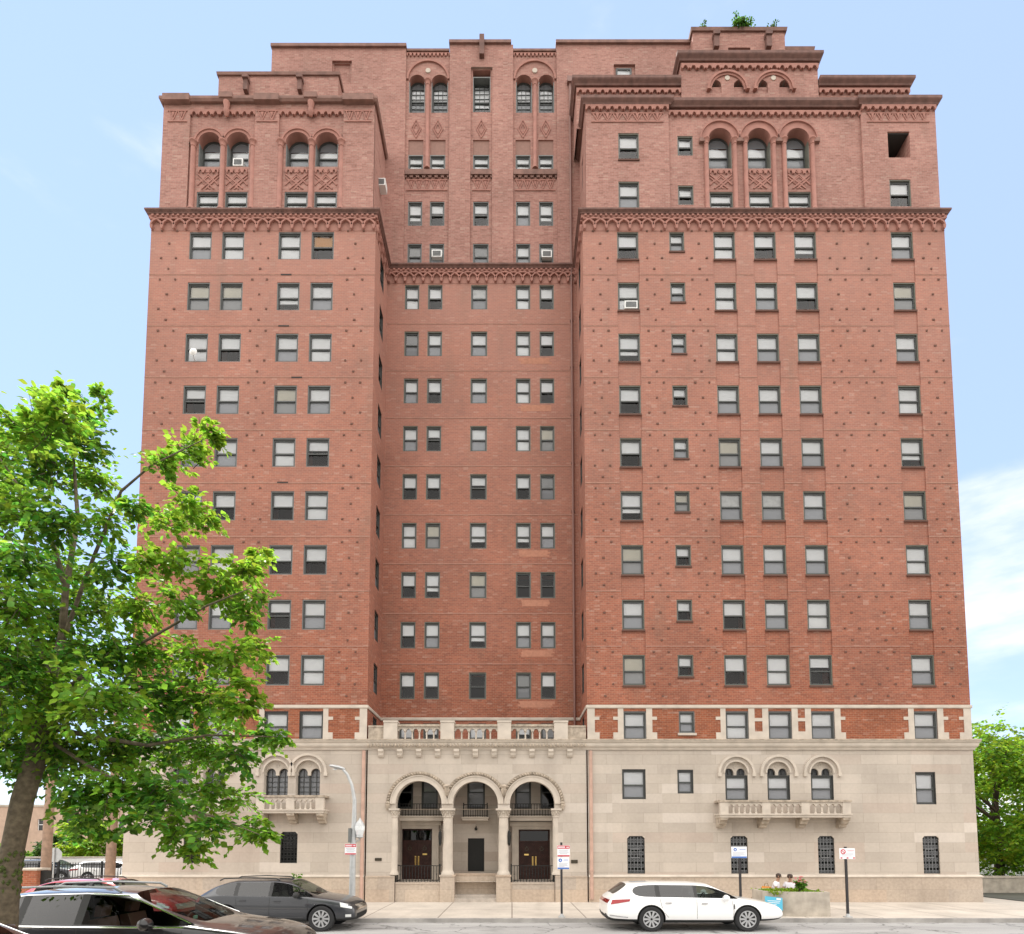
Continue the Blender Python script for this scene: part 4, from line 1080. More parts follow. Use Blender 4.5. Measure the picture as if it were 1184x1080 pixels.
pq = MB(); pq.box(-5.76, -5.48, YP - .03, YP, 1.72, 1.84); pq.build('wall_plaque', 'bronze', bld)
pq = MB(); pq.box(2.48, 2.76, YP - .03, YP, 1.62, 1.76); pq.build('wall_plaque', 'bronze', bld)
# crowning balustrade with its corbels
for k in range(11):
    x = -5.56 + k * (2.45 + 5.56) / 10; mpx = lambda s_, t, d: (x + d, s_, t)
    mb = MB(); mb.prism([(YP + .01, 6.44), (YP - .19, 6.44), (YP - .19, 6.34), (YP - .14, 6.28), (YP - .12, 6.18), (YP - .06, 6.10), (YP + .01, 6.08)], mpx, -.11, .11)
    mb.build('entrance_corbel', 'limestone_trim', bld)
mb = MB()
for k in range(64):                                          # leaf frieze on the cornice
    x = -6.1 + 9.2 * k / 63; z = 6.60
    mb.lathe([(.005, z - .09), (.045, z - .04), (.05, z + .02), (.02, z + .08)], (x, YP - .15, 0), 5)
mb.build('cornice_leaf_frieze', 'limestone_dirty', bld)
bal = link('crowning_balustrade', None, bld)
pd = [-5.185, -2.76, -.33, 2.09]
for x in pd:
    p = MB(); p.box(x - .29, x + .29, -.08, .38, 6.87, 7.60); p.box(x - .31, x + .31, -.10, .40, 7.602, 7.68); p.build('balustrade_pedestal', 'limestone_trim', bal)
r = MB()
for a, b in zip(pd, pd[1:]): r.box(a + .29, b - .29, -.02, .28, 7.44, 7.53)
for a, b in ((PX0, pd[0] - .29), (pd[3] + .29, PX1)): r.box(a, b, .0, .26, 6.87, 7.40); r.box(a, b, -.02, .28, 7.402, 7.48)
r.build('balustrade_rail', 'limestone_dirty', bal)
fb = front(.06)
for a, b in zip(pd, pd[1:]):
    bl = MB(); a, b = a + .29, b - .29; n = 6; st = (b - a) / n
    for k in range(n + 1):
        if 0 < k < n: w_ = MB(); baluster(w_, a + st * k, .13, 6.87, 7.32, .05); w_.build('baluster', 'limestone_trim', bal, smooth=True)
        if k < n:
            c = a + st * (k + .5); r_ = st * .33; m = 7
            arc = [(c + r_ * math.cos(math.pi * j / m), 7.25 + r_ * math.sin(math.pi * j / m)) for j in range(m + 1)]
            bl.prism([(c + st / 2, 7.25), *arc, (c - st / 2, 7.25), (c - st / 2, 7.44), (c + st / 2, 7.44)], fb, 0, .14)
    bl.build('baluster_arcade', 'limestone_trim', bal)
mb = MB(); mb.quad((XA, .1, 6.86), (XB, .1, 6.86), (XB, REC, 6.86), (XA, REC, 6.86)); mb.build('roof', 'roof_felt', bld)
for x in (XA - .10, XB + .12):
    mb = MB(); mb.tube([(x, -.07, .12), (x, -.07, 6.38)], .075, 8)
    for z in (1.3, 2.9, 4.6): mb.tube([(x, -.07, z), (x, -.07, z + .06)], .09, 8)
    mb.build('drainpipe', 'pipe_pink', bld)

# ================================================================ GROUND
masonry('pavement', (.50, .45, .39), (.46, .41, .355), (.2, .17, .145), 2.45, 2.9, .02, patch=.16, pscale=.7, stain=.28, bump=.1, offs=0, flat=True, fine=.06)
m, n, l, b = nodes_of('asphalt')
g = n.new('ShaderNodeNewGeometry'); x1 = n.new('ShaderNodeTexNoise'); x1.inputs['Scale'].default_value = .5; x1.inputs['Detail'].default_value = 8
mpp = n.new('ShaderNodeMapping'); mpp.inputs['Scale'].default_value = (.5, 2.2, 1); l.new(g.outputs['Position'], mpp.inputs[0]); l.new(mpp.outputs[0], x1.inputs['Vector'])
cr = n.new('ShaderNodeValToRGB'); cr.color_ramp.elements[0].position = .35; cr.color_ramp.elements[0].color = (.27, .265, .26, 1); cr.color_ramp.elements[1].position = .66; cr.color_ramp.elements[1].color = (.37, .365, .355, 1)
l.new(x1.outputs[0], cr.inputs[0])
x2 = n.new('ShaderNodeTexNoise'); x2.inputs['Scale'].default_value = 60; x2.inputs['Detail'].default_value = 3; l.new(g.outputs['Position'], x2.inputs['Vector'])
vm = n.new('ShaderNodeMapRange'); vm.inputs[1].default_value = .3; vm.inputs[2].default_value = .7; vm.inputs[3].default_value = .82; vm.inputs[4].default_value = 1.15; l.new(x2.outputs[0], vm.inputs[0])
sc_ = n.new('ShaderNodeVectorMath'); sc_.operation = 'SCALE'; l.new(cr.outputs[0], sc_.inputs[0]); l.new(vm.outputs[0], sc_.inputs['Scale'])
vo = n.new('ShaderNodeTexVoronoi'); vo.feature = 'DISTANCE_TO_EDGE'; vo.inputs['Scale'].default_value = .45
wv = n.new('ShaderNodeVectorMath'); wv.operation = 'MULTIPLY_ADD'; x3 = n.new('ShaderNodeTexNoise'); x3.inputs['Scale'].default_value = 1.4; x3.inputs['Detail'].default_value = 5; l.new(g.outputs['Position'], x3.inputs['Vector'])
l.new(x3.outputs['Color'], wv.inputs[0]); wv.inputs[1].default_value = (1.6, 1.6, 0); l.new(g.outputs['Position'], wv.inputs[2]); l.new(wv.outputs[0], vo.inputs['Vector'])
ck = n.new('ShaderNodeMapRange'); ck.inputs[1].default_value = .004; ck.inputs[2].default_value = .022; ck.inputs[3].default_value = .45; ck.inputs[4].default_value = 1; l.new(vo.outputs[0], ck.inputs[0])
x4 = n.new('ShaderNodeTexNoise'); x4.inputs['Scale'].default_value = .8; x4.inputs['Detail'].default_value = 4; l.new(g.outputs['Position'], x4.inputs['Vector'])
ol = n.new('ShaderNodeMapRange'); ol.inputs[1].default_value = .58; ol.inputs[2].default_value = .72; ol.inputs[3].default_value = 1; ol.inputs[4].default_value = .72; l.new(x4.outputs[0], ol.inputs[0])
mm = n.new('ShaderNodeMath'); mm.operation = 'MULTIPLY'; l.new(ck.outputs[0], mm.inputs[0]); l.new(ol.outputs[0], mm.inputs[1])
s2_ = n.new('ShaderNodeVectorMath'); s2_.operation = 'SCALE'; l.new(sc_.outputs[0], s2_.inputs[0]); l.new(mm.outputs[0], s2_.inputs['Scale'])
l.new(s2_.outputs[0], b.inputs['Base Color']); b.inputs['Roughness'].default_value = .8
bp = n.new('ShaderNodeBump'); bp.inputs['Strength'].default_value = .3; bp.inputs['Distance'].default_value = .01; l.new(x2.outputs[0], bp.inputs['Height']); l.new(bp.outputs[0], b.inputs['Normal'])
plain('kerb_stone', (.30, .285, .265), .85, noise=.25, nscale=2)
plain('ground_soil', (.085, .085, .07), .9, noise=.2, nscale=.5)
plain('lot_concrete', (.26, .25, .23), .9, noise=.15, nscale=.6)
YK = -5.62
mb = MB(); mb.quad((-900, -300, -.16), (900, -300, -.16), (900, 900, -.16), (-900, 900, -.16)); structure(mb.build('ground', 'ground_soil'))
mb = MB(); mb.quad((-300, -16.2, -.13), (300, -16.2, -.13), (300, YK + .02, -.13), (-300, YK + .02, -.13)); structure(mb.build('road', 'asphalt'))
mb = MB(); mb.box(-17.6, 21.6, YK + .16, .2, -.15, 0); mb.quad((-17.6, .2, -.004), (21.6, .2, -.004), (21.6, DEP + 6, -.004), (-17.6, DEP + 6, -.004)); structure(mb.build('pavement', 'pavement'))
mb = MB()
mb.box(-300, 21.55, YK, YK + .158, -.155, .006); mb.box(22.9, 300, YK, YK + .158, -.155, .006)
structure(mb.build('kerb', 'kerb_stone'))
mb = MB(); mb.box(-300, -17.61, YK + .16, -1.2, -.15, -.003); mb.box(21.61, 300, YK + .16, .6, -.15, -.05); structure(mb.build('side_pavement', 'pavement'))
mb = MB(); mb.quad((-120, -1.2, -.05), (-17.61, -1.2, -.05), (-17.61, 60, -.05), (-120, 60, -.05)); structure(mb.build('parking_lot_ground', 'lot_concrete'))
mb = MB(); mb.box(-300, 300, -16.4, -16.2, -.155, .006); structure(mb.build('near_kerb', 'kerb_stone'))
mb = MB(); mb.box(-300, 300, -21.6, -16.4, -.15, 0); structure(mb.build('near_pavement', 'pavement'))

# ================================================================ CARS
plain('paint_white', (.80, .80, .79), .35, spec=.5, coat=1.0)
plain('paint_charcoal', (.020, .022, .027), .35, coat=.8)
plain('paint_black', (.012, .011, .013), .28, coat=1.0)
plain('paint_red', (.42, .015, .022), .35, coat=1.0)
plain('trim_black', (.018, .018, .018), .6)
plain('well_black', (.008, .008, .008), .95)
plain('tyre_rubber', (.018, .018, .019), .85)
plain('alloy', (.58, .59, .60), .28, metal=.9)
plain('rail_grey', (.30, .31, .32), .45, metal=.3)
plain('chrome', (.78, .79, .80), .12, metal=1)
plain('lamp_red', (.32, .010, .014), .15, coat=1)
plain('lamp_clear', (.62, .63, .62), .12, coat=1)
plain('seat_cloth', (.10, .085, .075), .9)
plain('seat_red', (.20, .085, .06), .8)
plain('sticker_green', (.25, .55, .42), .6)
def car(spec, label, cat, loc, rz=0, group=None):
    """body loft from cross sections: (x, zbottom, zbelt, zroofline, half width, half width at the roof, kind)"""
    root = thing(spec['name'], label, cat, loc, rz, group)
    st = spec['st']
    # ring (one side): sill, side low, side mid, shoulder, glass foot, glass head, roof edge, roof mid, centre
    V, Fc, Mi = [], [], []
    NR = 9
    def half(s):
        x, zb, zs, zt, w, wt = s[:6]
        gh = zt - zs
        g = max(0.0, min(1, gh / .25))
        return [(.82 * w, zb), (.985 * w, zb + .09), (w, zb + (zs - zb) * .50), (.975 * w, zs - .03),
                ((.955 if gh > .1 else .90) * w, zs + .012 * min(1, gh * 5)), (wt + (.955 * w - wt) * .13 * g, zs + gh * .87) if gh > .1 else (.80 * w, zs + gh * .5),
                (wt if gh > .1 else .62 * w, zt - .02 * g), (wt * .6 if gh > .1 else .36 * w, zt + .012), (0, zt + .022)]
    for s in st:
        h = half(s); x = s[0]
        for i, (y, z) in enumerate(h):
            V.append((x + spec.get('nose', 0) * 0, -y, z))
        for i, (y, z) in list(enumerate(h))[-2::-1]: V.append((x, y, z))
    n = 2 * NR - 1
    slots = spec['slots']                                    # slot name -> material
    names = list(slots)
    idx = {k: i for i, k in enumerate(names)}
    def slot(i, k):
        """face between stations i,i+1 in ring gap k (0..n-2); -1 = underside"""
        kk = k if k < NR - 1 else n - 2 - k
        side = 'r' if k < NR - 1 else 'l'
        tagi = st[i][6]
        if kk == 4 and tagi in ('F', 'B', 'Q'): return {'F': 'front_window', 'B': 'rear_window', 'Q': 'quarter_window'}[tagi] + '_' + side
        if kk == 4 and tagi == 'P': return ('pillar' if st[i][0] < -.9 else 'pillarb') + '_' + side
        if kk in (6, 7) and tagi == 'W' or kk in (6, 7) and len(st[i]) > 7 and 'W' in st[i][7]: return 'windscreen'
        if kk in (6, 7) and (tagi == 'T' or len(st[i]) > 7 and 'T' in st[i][7]): return 'tailgate_glass'
        if kk == 0: return 'cladding'
        return 'body'
    for i in range(len(st) - 1):
        for k in range(n - 1):
            Fc.append((i*n + k, (i+1)*n + k, (i+1)*n + k + 1, i*n + k + 1)); Mi.append(idx[slot(i, k)])
        Fc.append((i*n + n - 1, (i+1)*n + n - 1, (i+1)*n, i*n)); Mi.append(idx['cladding'])
    Fc.append(tuple(range(n))[::-1]); Mi.append(idx['body'])
    o_ = (len(st) - 1) * n
    Fc.append(tuple(o_ + k for k in range(n))); Mi.append(idx['body'])
    me = bpy.data.meshes.new('shell'); me.from_pydata(V, [], Fc)
    for k in names: me.materials.append(M(slots[k]))
    me.polygons.foreach_set('material_index', Mi); me.update()
    bm = bmesh.new(); bm.from_mesh(me); bmesh.ops.recalc_face_normals(bm, faces=bm.faces)
    cl = bm.edges.layers.float.new('crease_edge')
    for e in bm.edges:
        ms = {f.material_index for f in e.link_faces}
        if len(ms) > 1 and any('window' in names[q] or 'screen' in names[q] or 'glass' in names[q] or 'pillar' in names[q] for q in ms): e[cl] = 1.0
        za = [v.co.z for v in e.verts]
    bm.to_mesh(me); bm.free()
    tmp = bpy.data.objects.new('tmp', me); COL.objects.link(tmp)
    ss = tmp.modifiers.new('s', 'SUBSURF'); ss.levels = 2; ss.render_levels = 2
    cut = MB(); wr = spec['wr']
    for wx in spec['wheels']:
        for s_ in (-1, 1):
            y0, y1 = sorted((s_ * (spec['w'] - .27), s_ * (spec['w'] + .3)))
            cut.lathe([(wr + .055, y0), (wr + .055, y1)], (wx, 0, wr), 28, 0, 'Y')
    cm = cut.mesh('cut', 'well_black')
    co = bpy.data.objects.new('cut', cm); COL.objects.link(co)
    b2 = bmesh.new(); b2.from_mesh(cm); bmesh.ops.recalc_face_normals(b2, faces=b2.faces); b2.to_mesh(cm); b2.free()
    bo = tmp.modifiers.new('b', 'BOOLEAN'); bo.operation = 'DIFFERENCE'; bo.object = co; bo.solver = 'EXACT'
    try: bo.material_mode = 'TRANSFER'
    except Exception: pass
    dg = bpy.context.evaluated_depsgraph_get(); ev = bpy.data.meshes.new_from_object(tmp.evaluated_get(dg))
    bpy.data.objects.remove(tmp); bpy.data.objects.remove(co)
    bm = bmesh.new(); bm.from_mesh(ev); tree = BVHTree.FromBMesh(bm)
    mat_names = [x.name for x in ev.materials]
    # split by slot
    groups = {}
    bm.faces.ensure_lookup_table()
    for f in bm.faces:
        mi = f.material_index
        nm = names[mi] if mi < len(names) else 'wheel_well'
        groups.setdefault(nm, []).append(f)
    body_o = None
    for nm, fs in groups.items():
        mp_ = {}; vs = []; ff = []
        for f in fs:
            q = []
            for v in f.verts:
                if v.index not in mp_: mp_[v.index] = len(vs); vs.append(tuple(v.co))
                q.append(mp_[v.index])
            ff.append(q)
        me2 = bpy.data.meshes.new(nm); me2.from_pydata(vs, [], ff)
        mt = slots.get(nm, 'well_black'); me2.materials.append(M(mt)); shade(me2, 50)
        base = nm[:-2] if nm[-2:] in ('_r', '_l') else nm
        base = 'pillar' if base == 'pillarb' else base
        link(base, me2, root)
    bm.free()
    def on_side(x, z, s_=-1, off=.006):
        hit = tree.ray_cast(Vector((x, s_ * 3, z)), Vector((0, -s_, 0)))
        return (x, (hit[0].y if hit[0] else s_ * spec['w']) + s_ * off, z)
    def side_patch(mb, pts, s_=-1, nx=6, off=.008, m=0):
        """quad patch given by 4 corners (x,z), wrapped onto the side"""
        (a, b, c, d) = [Vector(p) for p in pts]; g = []
        for i in range(nx + 1):
            for j in range(3):
                u, v = i / nx, j / 2
                p = (a * (1 - u) + b * u) * (1 - v) + (d * (1 - u) + c * u) * v
                g.append(on_side(p.x, p.y, s_, off))
        mb.add(g, [(i*3+j, (i+1)*3+j, (i+1)*3+j+1, i*3+j+1) for i in range(nx) for j in range(2)], m)
    def side_line(mb, pts, w=.008, s_=-1, off=.002):
        P = []
        for (x0, z0), (x1, z1) in zip(pts, pts[1:]):
            k = max(2, int(math.hypot(x1 - x0, z1 - z0) / .08))
            for q in range(k): P.append(on_side(x0 + (x1 - x0) * q / k, z0 + (z1 - z0) * q / k, s_, off))
        P.append(on_side(*pts[-1], s_, off)); mb.tube(P, w, 4)
    # doors: seams, handles
    for s_ in (-1, 1):
        for ln in spec['seams']:
            q = MB(); side_line(q, ln, .006, s_, .0); q.build('door_seam', 'trim_black', root)
        for x, z in spec['handles']:
            q = MB(); p = on_side(x, z, s_, .012); q.box(x - .09, x + .09, min(p[1], p[1] + s_ * .02), max(p[1], p[1] + s_ * .02), z - .016, z + .016)
            q.build('door_handle', spec.get('handle_mat', 'chrome'), root)
        for nm, mt, pts in spec['patches']:
            q = MB(); side_patch(q, pts, s_); 
            o = q.build(nm, mt, root, smooth=True)
        for ln, w_, mt in spec.get('trims', []):
            q = MB(); side_line(q, ln, w_, s_, .004); q.build('trim_strip', mt, root)
        # mirror
        mx_, mz = spec['mirror']; p = on_side(mx_, mz, s_, 0); y = p[1]
        q = MB(); q.tube([(mx_, y - s_ * .04, mz), (mx_ - .01, y + s_ * .07, mz + .02)], .03, 6)
        q.lathe([(.02, y + s_ * .05), (.085, y + s_ * .07), (.10, y + s_ * .13), (.085, y + s_ * .21), (.02, y + s_ * .24)], (mx_ - .02, 0, mz + .07), 10, 0, 'Y')
        o = q.build('mirror', spec['mirror_mat'], root, smooth=True)
        if spec.get('rails'):
            x0, x1, z0, y = spec['rails']; q = MB()
            q.tube([(x0, s_ * y, z0 - .03), (x0 + .12, s_ * y, z0 + .03), ((x0 + x1) / 2, s_ * y, z0 + .055), (x1 - .12, s_ * y, z0 + .03), (x1, s_ * y, z0 - .03)], .020, 6)
            q.build('roof_rail', spec.get('rail_mat', 'trim_black'), root)
    # wheels
    for wx in spec['wheels']:
        for s_ in (-1, 1):
            w_ = link('wheel', None, root, (wx, s_ * (spec['w'] - .125), wr))
            if s_ > 0: w_.rotation_euler = (0, 0, math.pi)
            t = MB(); t.lathe([(wr * .66, -.10), (wr * .80, -.122), (wr * .94, -.115), (wr, -.085), (wr, .085), (wr * .94, .11), (wr * .66, .11)], (0, 0, 0), 32, 0, 'Y'); t.build('tyre', 'tyre_rubber', w_, smooth=True)
            r_ = MB(); rr = wr * .68
            r_.ring(lambda s, t_, d: (s, d, t_), (0, 0), rr * .90, rr, 0, 2 * math.pi, -.118, -.03, 32)
            r_.lathe([(rr * .2, -.105), (rr * .2, -.05)], (0, 0, 0), 12, 0, 'Y')
            ns = spec.get('spokes', 10)
            for k in range(ns):
                a = 2 * math.pi * k / ns; d = Vector((math.cos(a), math.sin(a)))
                nrm = Vector((-d.y, d.x)); pr = lambda s, t_, dd: (s, dd, t_)
                w0, w1 = rr * .085, rr * .12
                r_.prism([tuple(d * rr * .15 - nrm * w0), tuple(d * rr * .92 - nrm * w1), tuple(d * rr * .92 + nrm * w1), tuple(d * rr * .15 + nrm * w0)], pr, -.108, -.07)
            r_.build('rim', 'alloy', w_)
            h = MB(); h.lathe([(rr * .9, -.055), (rr * .9, -.045)], (0, 0, 0), 24, 0, 'Y'); h.lathe([(rr * .13, -.115), (rr * .13, -.05)], (0, 0, 0), 10, 0, 'Y'); h.build('brake_disc', 'well_black', w_)
    # cabin
    cb = spec['cabin']
    sx = cb['seats']; zf = cb['floor']
    for x in sx:
        for s_ in (-1, 1):
            q = MB(); y = s_ * .37
            q.prism([(x - .25, zf), (x + .28, zf), (x + .30, zf + .16), (x - .12, zf + .18), (x - .26, zf + .62), (x - .40, zf + .60), (x - .30, zf + .1)], lambda s, t, d: (s, d, t), y - .24, y + .24)
            q.prism([(x - .30, zf + .64), (x - .27, zf + .80), (x - .38, zf + .81), (x - .40, zf + .64)], lambda s, t, d: (s, d, t), y - .12, y + .12)
            q.build('seat', cb.get('mat', 'seat_cloth'), root)
    q = MB(); q.box(cb['dash'] - .1, cb['dash'] + .45, -.68, .68, zf + .2, zf + .42); q.build('dashboard', 'trim_black', root)
    q = MB(); a = []
    for k in range(17):
        t = 2 * math.pi * k / 16; a.append((cb['dash'] - .22 + .07 * math.sin(t), .37 + .18 * math.cos(t), zf + .44 + .17 * math.sin(t)))
    q.tube(a, .016, 6); q.tube([a[0], a[8]], .014, 6); q.build('steering_wheel', 'trim_black', root)
    for x, y0, y1, z0, z1, nm, mt in spec.get('ends', []):
        q = MB(); n_ = 8; g = []
        for i in range(n_ + 1):
            for j in range(3):
                y = y0 + (y1 - y0) * i / n_; z = z0 + (z1 - z0) * j / 2
                d = Vector((-1, 0, 0)) if x > 0 else Vector((1, 0, 0))
                hit = tree.ray_cast(Vector((9 if x > 0 else -9, y, z)), d)
                g.append(((hit[0].x if hit[0] else x) + (.008 if x > 0 else -.008), y, z))
        q.add(g, [(i*3+j, (i+1)*3+j, (i+1)*3+j+1, i*3+j+1) for i in range(n_) for j in range(2)])
        q.build(nm, mt, root, smooth=True)
    return root
def slots(paint, side, rear, clad):
    return {'body': paint, 'cladding': clad, 'pillar_r': 'trim_black', 'pillar_l': 'trim_black', 'pillarb_r': 'trim_black', 'pillarb_l': 'trim_black', 'windscreen': 'glass_car', 'tailgate_glass': 'glass_tint',
            'front_window_r': side, 'front_window_l': side, 'rear_window_r': rear, 'rear_window_l': rear, 'quarter_window_r': rear, 'quarter_window_l': rear}
# long white wagon: x from the rear bumper to the nose (centre at 0)
WHITE = dict(name='parked_car', w=.96, wr=.365, wheels=(-1.36, 1.46), slots=slots('paint_white', 'glass_car', 'glass_tint', 'trim_black'),
    st=[(-2.66, .42, .74, .76, .80, .5, '-'), (-2.62, .32, .84, .88, .90, .6, '-'), (-2.50, .28, .97, 1.00, .93, .72, '-'), (-2.42, .26, 1.0, 1.06, .945, .72, 'T'), (-2.02, .24, 1.0, 1.36, .955, .66, '-'), (-1.92, .24, 1.0, 1.385, .96, .66, 'Q'), (-1.22, .22, .985, 1.405, .96, .67, 'P'),
        (-1.08, .22, .98, 1.405, .96, .67, 'B'), (-.08, .22, .96, 1.395, .96, .67, 'P'), (.02, .22, .958, 1.39, .96, .67, 'F'), (.42, .22, .95, 1.355, .96, .655, 'F', 'W'), (.90, .22, .945, 1.15, .96, .70, 'F', 'W'), (1.24, .23, .94, .975, .96, .76, '-'),
        (1.50, .24, .90, .94, .955, .7, '-'), (2.05, .26, .83, .86, .93, .7, '-'), (2.42, .28, .73, .77, .84, .6, '-'), (2.60, .34, .60, .64, .70, .5, '-'), (2.66, .40, .52, .55, .60, .45, '-')],
    seams=[[(-.02, .30), (-.02, .94)], [(-1.10, .96), (-1.02, .60), (-.86, .42)], [(1.02, .32), (1.06, .6), (1.02, .90)], [(-.90, .30), (1.0, .30)]],
    handles=[(-.86, .84), (.20, .82)], patches=[('tail_lamp', 'lamp_red', [(-2.55, .79), (-2.0, .88), (-1.97, .95), (-2.5, .93)]), ('headlamp', 'lamp_clear', [(2.22, .66), (2.48, .60), (2.50, .67), (2.20, .77)]),
             ('fender_vent', 'trim_black', [(1.06, .66), (1.09, .66), (1.09, .80), (1.06, .80)]), ('bumper_reflector', 'chrome', [(-2.58, .46), (-2.05, .40), (-2.05, .43), (-2.58, .50)])],
    trims=[([(-1.98, 1.01), (-1.0, .99), (.9, .955)], .010, 'chrome')], mirror=(.82, .92), mirror_mat='paint_white', cabin=dict(seats=(-.75, .15), floor=.42, dash=.75), spokes=10,
    ends=[(2.6, -.4, .4, .42, .62, 'grille', 'chrome'), (-2.6, -.8, .8, .82, .92, 'tail_lamp', 'lamp_red')])
CHAR = dict(name='parked_car', w=.955, wr=.375, wheels=(-1.42, 1.40), slots=slots('paint_charcoal', 'glass_car', 'glass_tint', 'trim_black'),
    st=[(-2.36, .46, .80, .83, .80, .5, '-'), (-2.34, .36, .92, .97, .90, .6, '-'), (-2.28, .32, 1.02, 1.08, .93, .70, 'T'), (-1.86, .28, 1.045, 1.30, .95, .66, '-'), (-1.78, .27, 1.045, 1.335, .955, .66, 'Q'), (-1.45, .26, 1.04, 1.44, .955, .66, 'Q'), (-1.20, .25, 1.03, 1.475, .955, .66, 'P'),
        (-1.08, .25, 1.03, 1.48, .955, .66, 'B'), (-.18, .24, 1.01, 1.49, .955, .67, 'P'), (-.08, .24, 1.01, 1.49, .955, .67, 'F'), (.36, .24, 1.0, 1.455, .955, .65, 'F', 'W'), (.80, .24, 1.0, 1.24, .955, .70, 'F', 'W'), (1.14, .25, .995, 1.03, .955, .76, '-'),
        (1.40, .25, .97, 1.01, .955, .7, '-'), (1.90, .27, .90, .94, .94, .7, '-'), (2.20, .28, .80, .85, .88, .66, '-'), (2.34, .30, .68, .72, .80, .6, '-'), (2.38, .36, .56, .6, .74, .55, '-')],
    seams=[[(-.13, .34), (-.13, 1.0)], [(-1.14, 1.0), (-1.06, .62), (-.92, .46)], [(.96, .36), (1.0, .65), (.98, .95)], [(-.9, .34), (.95, .34)]],
    handles=[(-.92, .90), (.10, .88)], handle_mat='paint_charcoal', patches=[('headlamp', 'lamp_clear', [(1.96, .72), (2.27, .66), (2.26, .77), (1.93, .85)]), ('tail_lamp', 'lamp_red', [(-2.33, .84), (-2.2, .86), (-2.18, 1.0), (-2.31, .98)]), ('fog_lamp', 'lamp_clear', [(2.10, .42), (2.26, .42), (2.26, .50), (2.10, .50)])],
    trims=[([(-.95, .40), (.9, .40)], .018, 'trim_black')], mirror=(.72, 1.0), mirror_mat='trim_black', cabin=dict(seats=(-.85, .08), floor=.48, dash=.68), rails=(-1.75, .05, 1.50, .60), spokes=10,
    ends=[(2.3, -.55, .55, .60, .76, 'grille', 'chrome'), (2.3, -.6, .6, .36, .50, 'air_intake', 'well_black')])
SUV = dict(name='parked_car', w=.96, wr=.42, wheels=(-1.50, 1.56), slots=slots('paint_black', 'glass_car', 'glass_tint', 'trim_black'),
    st=[(-2.44, 0.53, 0.99, 1.03, .82, .5, '-'), (-2.42, 0.43, 1.15, 1.2, .92, .6, '-'), (-2.36, 0.37, 1.31, 1.38, .94, .70, 'T'), (-2.1, 0.33, 1.37, 1.73, .955, .68, '-'), (-2.02, 0.33, 1.375, 1.76, .96, .68, 'Q'), (-1.46, 0.31, 1.37, 1.83, .96, .69, 'P'),
        (-1.34, 0.31, 1.37, 1.84, .96, .69, 'B'), (-0.56, 0.3, 1.36, 1.865, .96, .70, 'P'), (-0.44, 0.3, 1.36, 1.865, .96, .70, 'F'), (0.14, 0.3, 1.35, 1.825, .96, .68, 'F', 'W'), (0.72, 0.3, 1.345, 1.59, .96, .73, 'F', 'W'), (1.22, 0.31, 1.34, 1.365, .96, .78, '-'),
        (1.5, 0.31, 1.3, 1.34, .96, .7, '-'), (2.1, 0.32, 1.23, 1.27, .945, .7, '-'), (2.42, 0.33, 1.12, 1.17, .90, .66, '-'), (2.58, 0.36, 0.97, 1.02, .82, .6, '-'), (2.63, 0.43, 0.76, 0.82, .76, .55, '-')],
    seams=[[(-.50, .38), (-.50, 1.345)], [(-1.4, 1.325), (-1.26, .8), (-1.04, .5)], [(1.06, .4), (1.10, .8), (1.06, 1.275)], [(-1.0, .38), (1.08, .38)]],
    handles=[(-1.16, 1.205), (-.22, 1.185)], patches=[('headlamp', 'lamp_clear', [(2.12, 1.025), (2.52, .82), (2.50, 1.075), (2.08, 1.165)]), ('tail_lamp', 'lamp_red', [(-2.40, 1.125), (-2.2, 1.145), (-2.18, 1.305), (-2.35, 1.285)])],
    trims=[([(-2.0, 1.350), (-1.3, 1.347), (-.5, 1.337), (1.08, 1.325)], .014, 'chrome'), ([(-2.0, 1.710), (-1.4, 1.790), (-.5, 1.815), (.12, 1.780), (.70, 1.555), (1.14, 1.370)], .012, 'chrome')],
    mirror=(.62, 1.325), mirror_mat='paint_black', cabin=dict(seats=(-1.15, -.15), floor=.80, dash=.70, mat='seat_red'), rails=(-1.95, -.05, 1.865, .62), rail_mat='rail_grey', spokes=10,
    ends=[(2.5, -.55, .55, .7, 1.06, 'grille', 'chrome')])
car(WHITE, 'long white estate car parked at the far kerb facing right', 'car', (5.45, -6.72, -.13))
car(CHAR, 'charcoal grey crossover car with tinted rear glass parked beside the street lamp', 'car', (-7.0, -6.72, -.13))
RED = dict(CHAR); RED['slots'] = slots('paint_red', 'glass_car', 'glass_car', 'trim_black'); RED['mirror_mat'] = 'paint_red'; RED['handle_mat'] = 'paint_red'; RED['rails'] = (-1.6, .1, 1.49, .60); RED['rail_mat'] = 'trim_black'
car(RED, 'red hatchback car parked behind the charcoal crossover, half hidden by the black car', 'car', (-12.4, -6.72, -.13))
suv = car(SUV, 'glossy black car with chrome window trim and red seats in the left foreground', 'car', (-5.98, -15.55, -.13))
q = MB(); q.box(.98, .995, -.46, -.34, 1.40, 1.45); q.build('windscreen_sticker', 'sticker_green', suv)
s2 = copy_tree(suv); s2.location = (-6.62, -19.35, .0)
tag(s2, 'black car cut off by the lower left corner in front of the tree trunk', 'car')

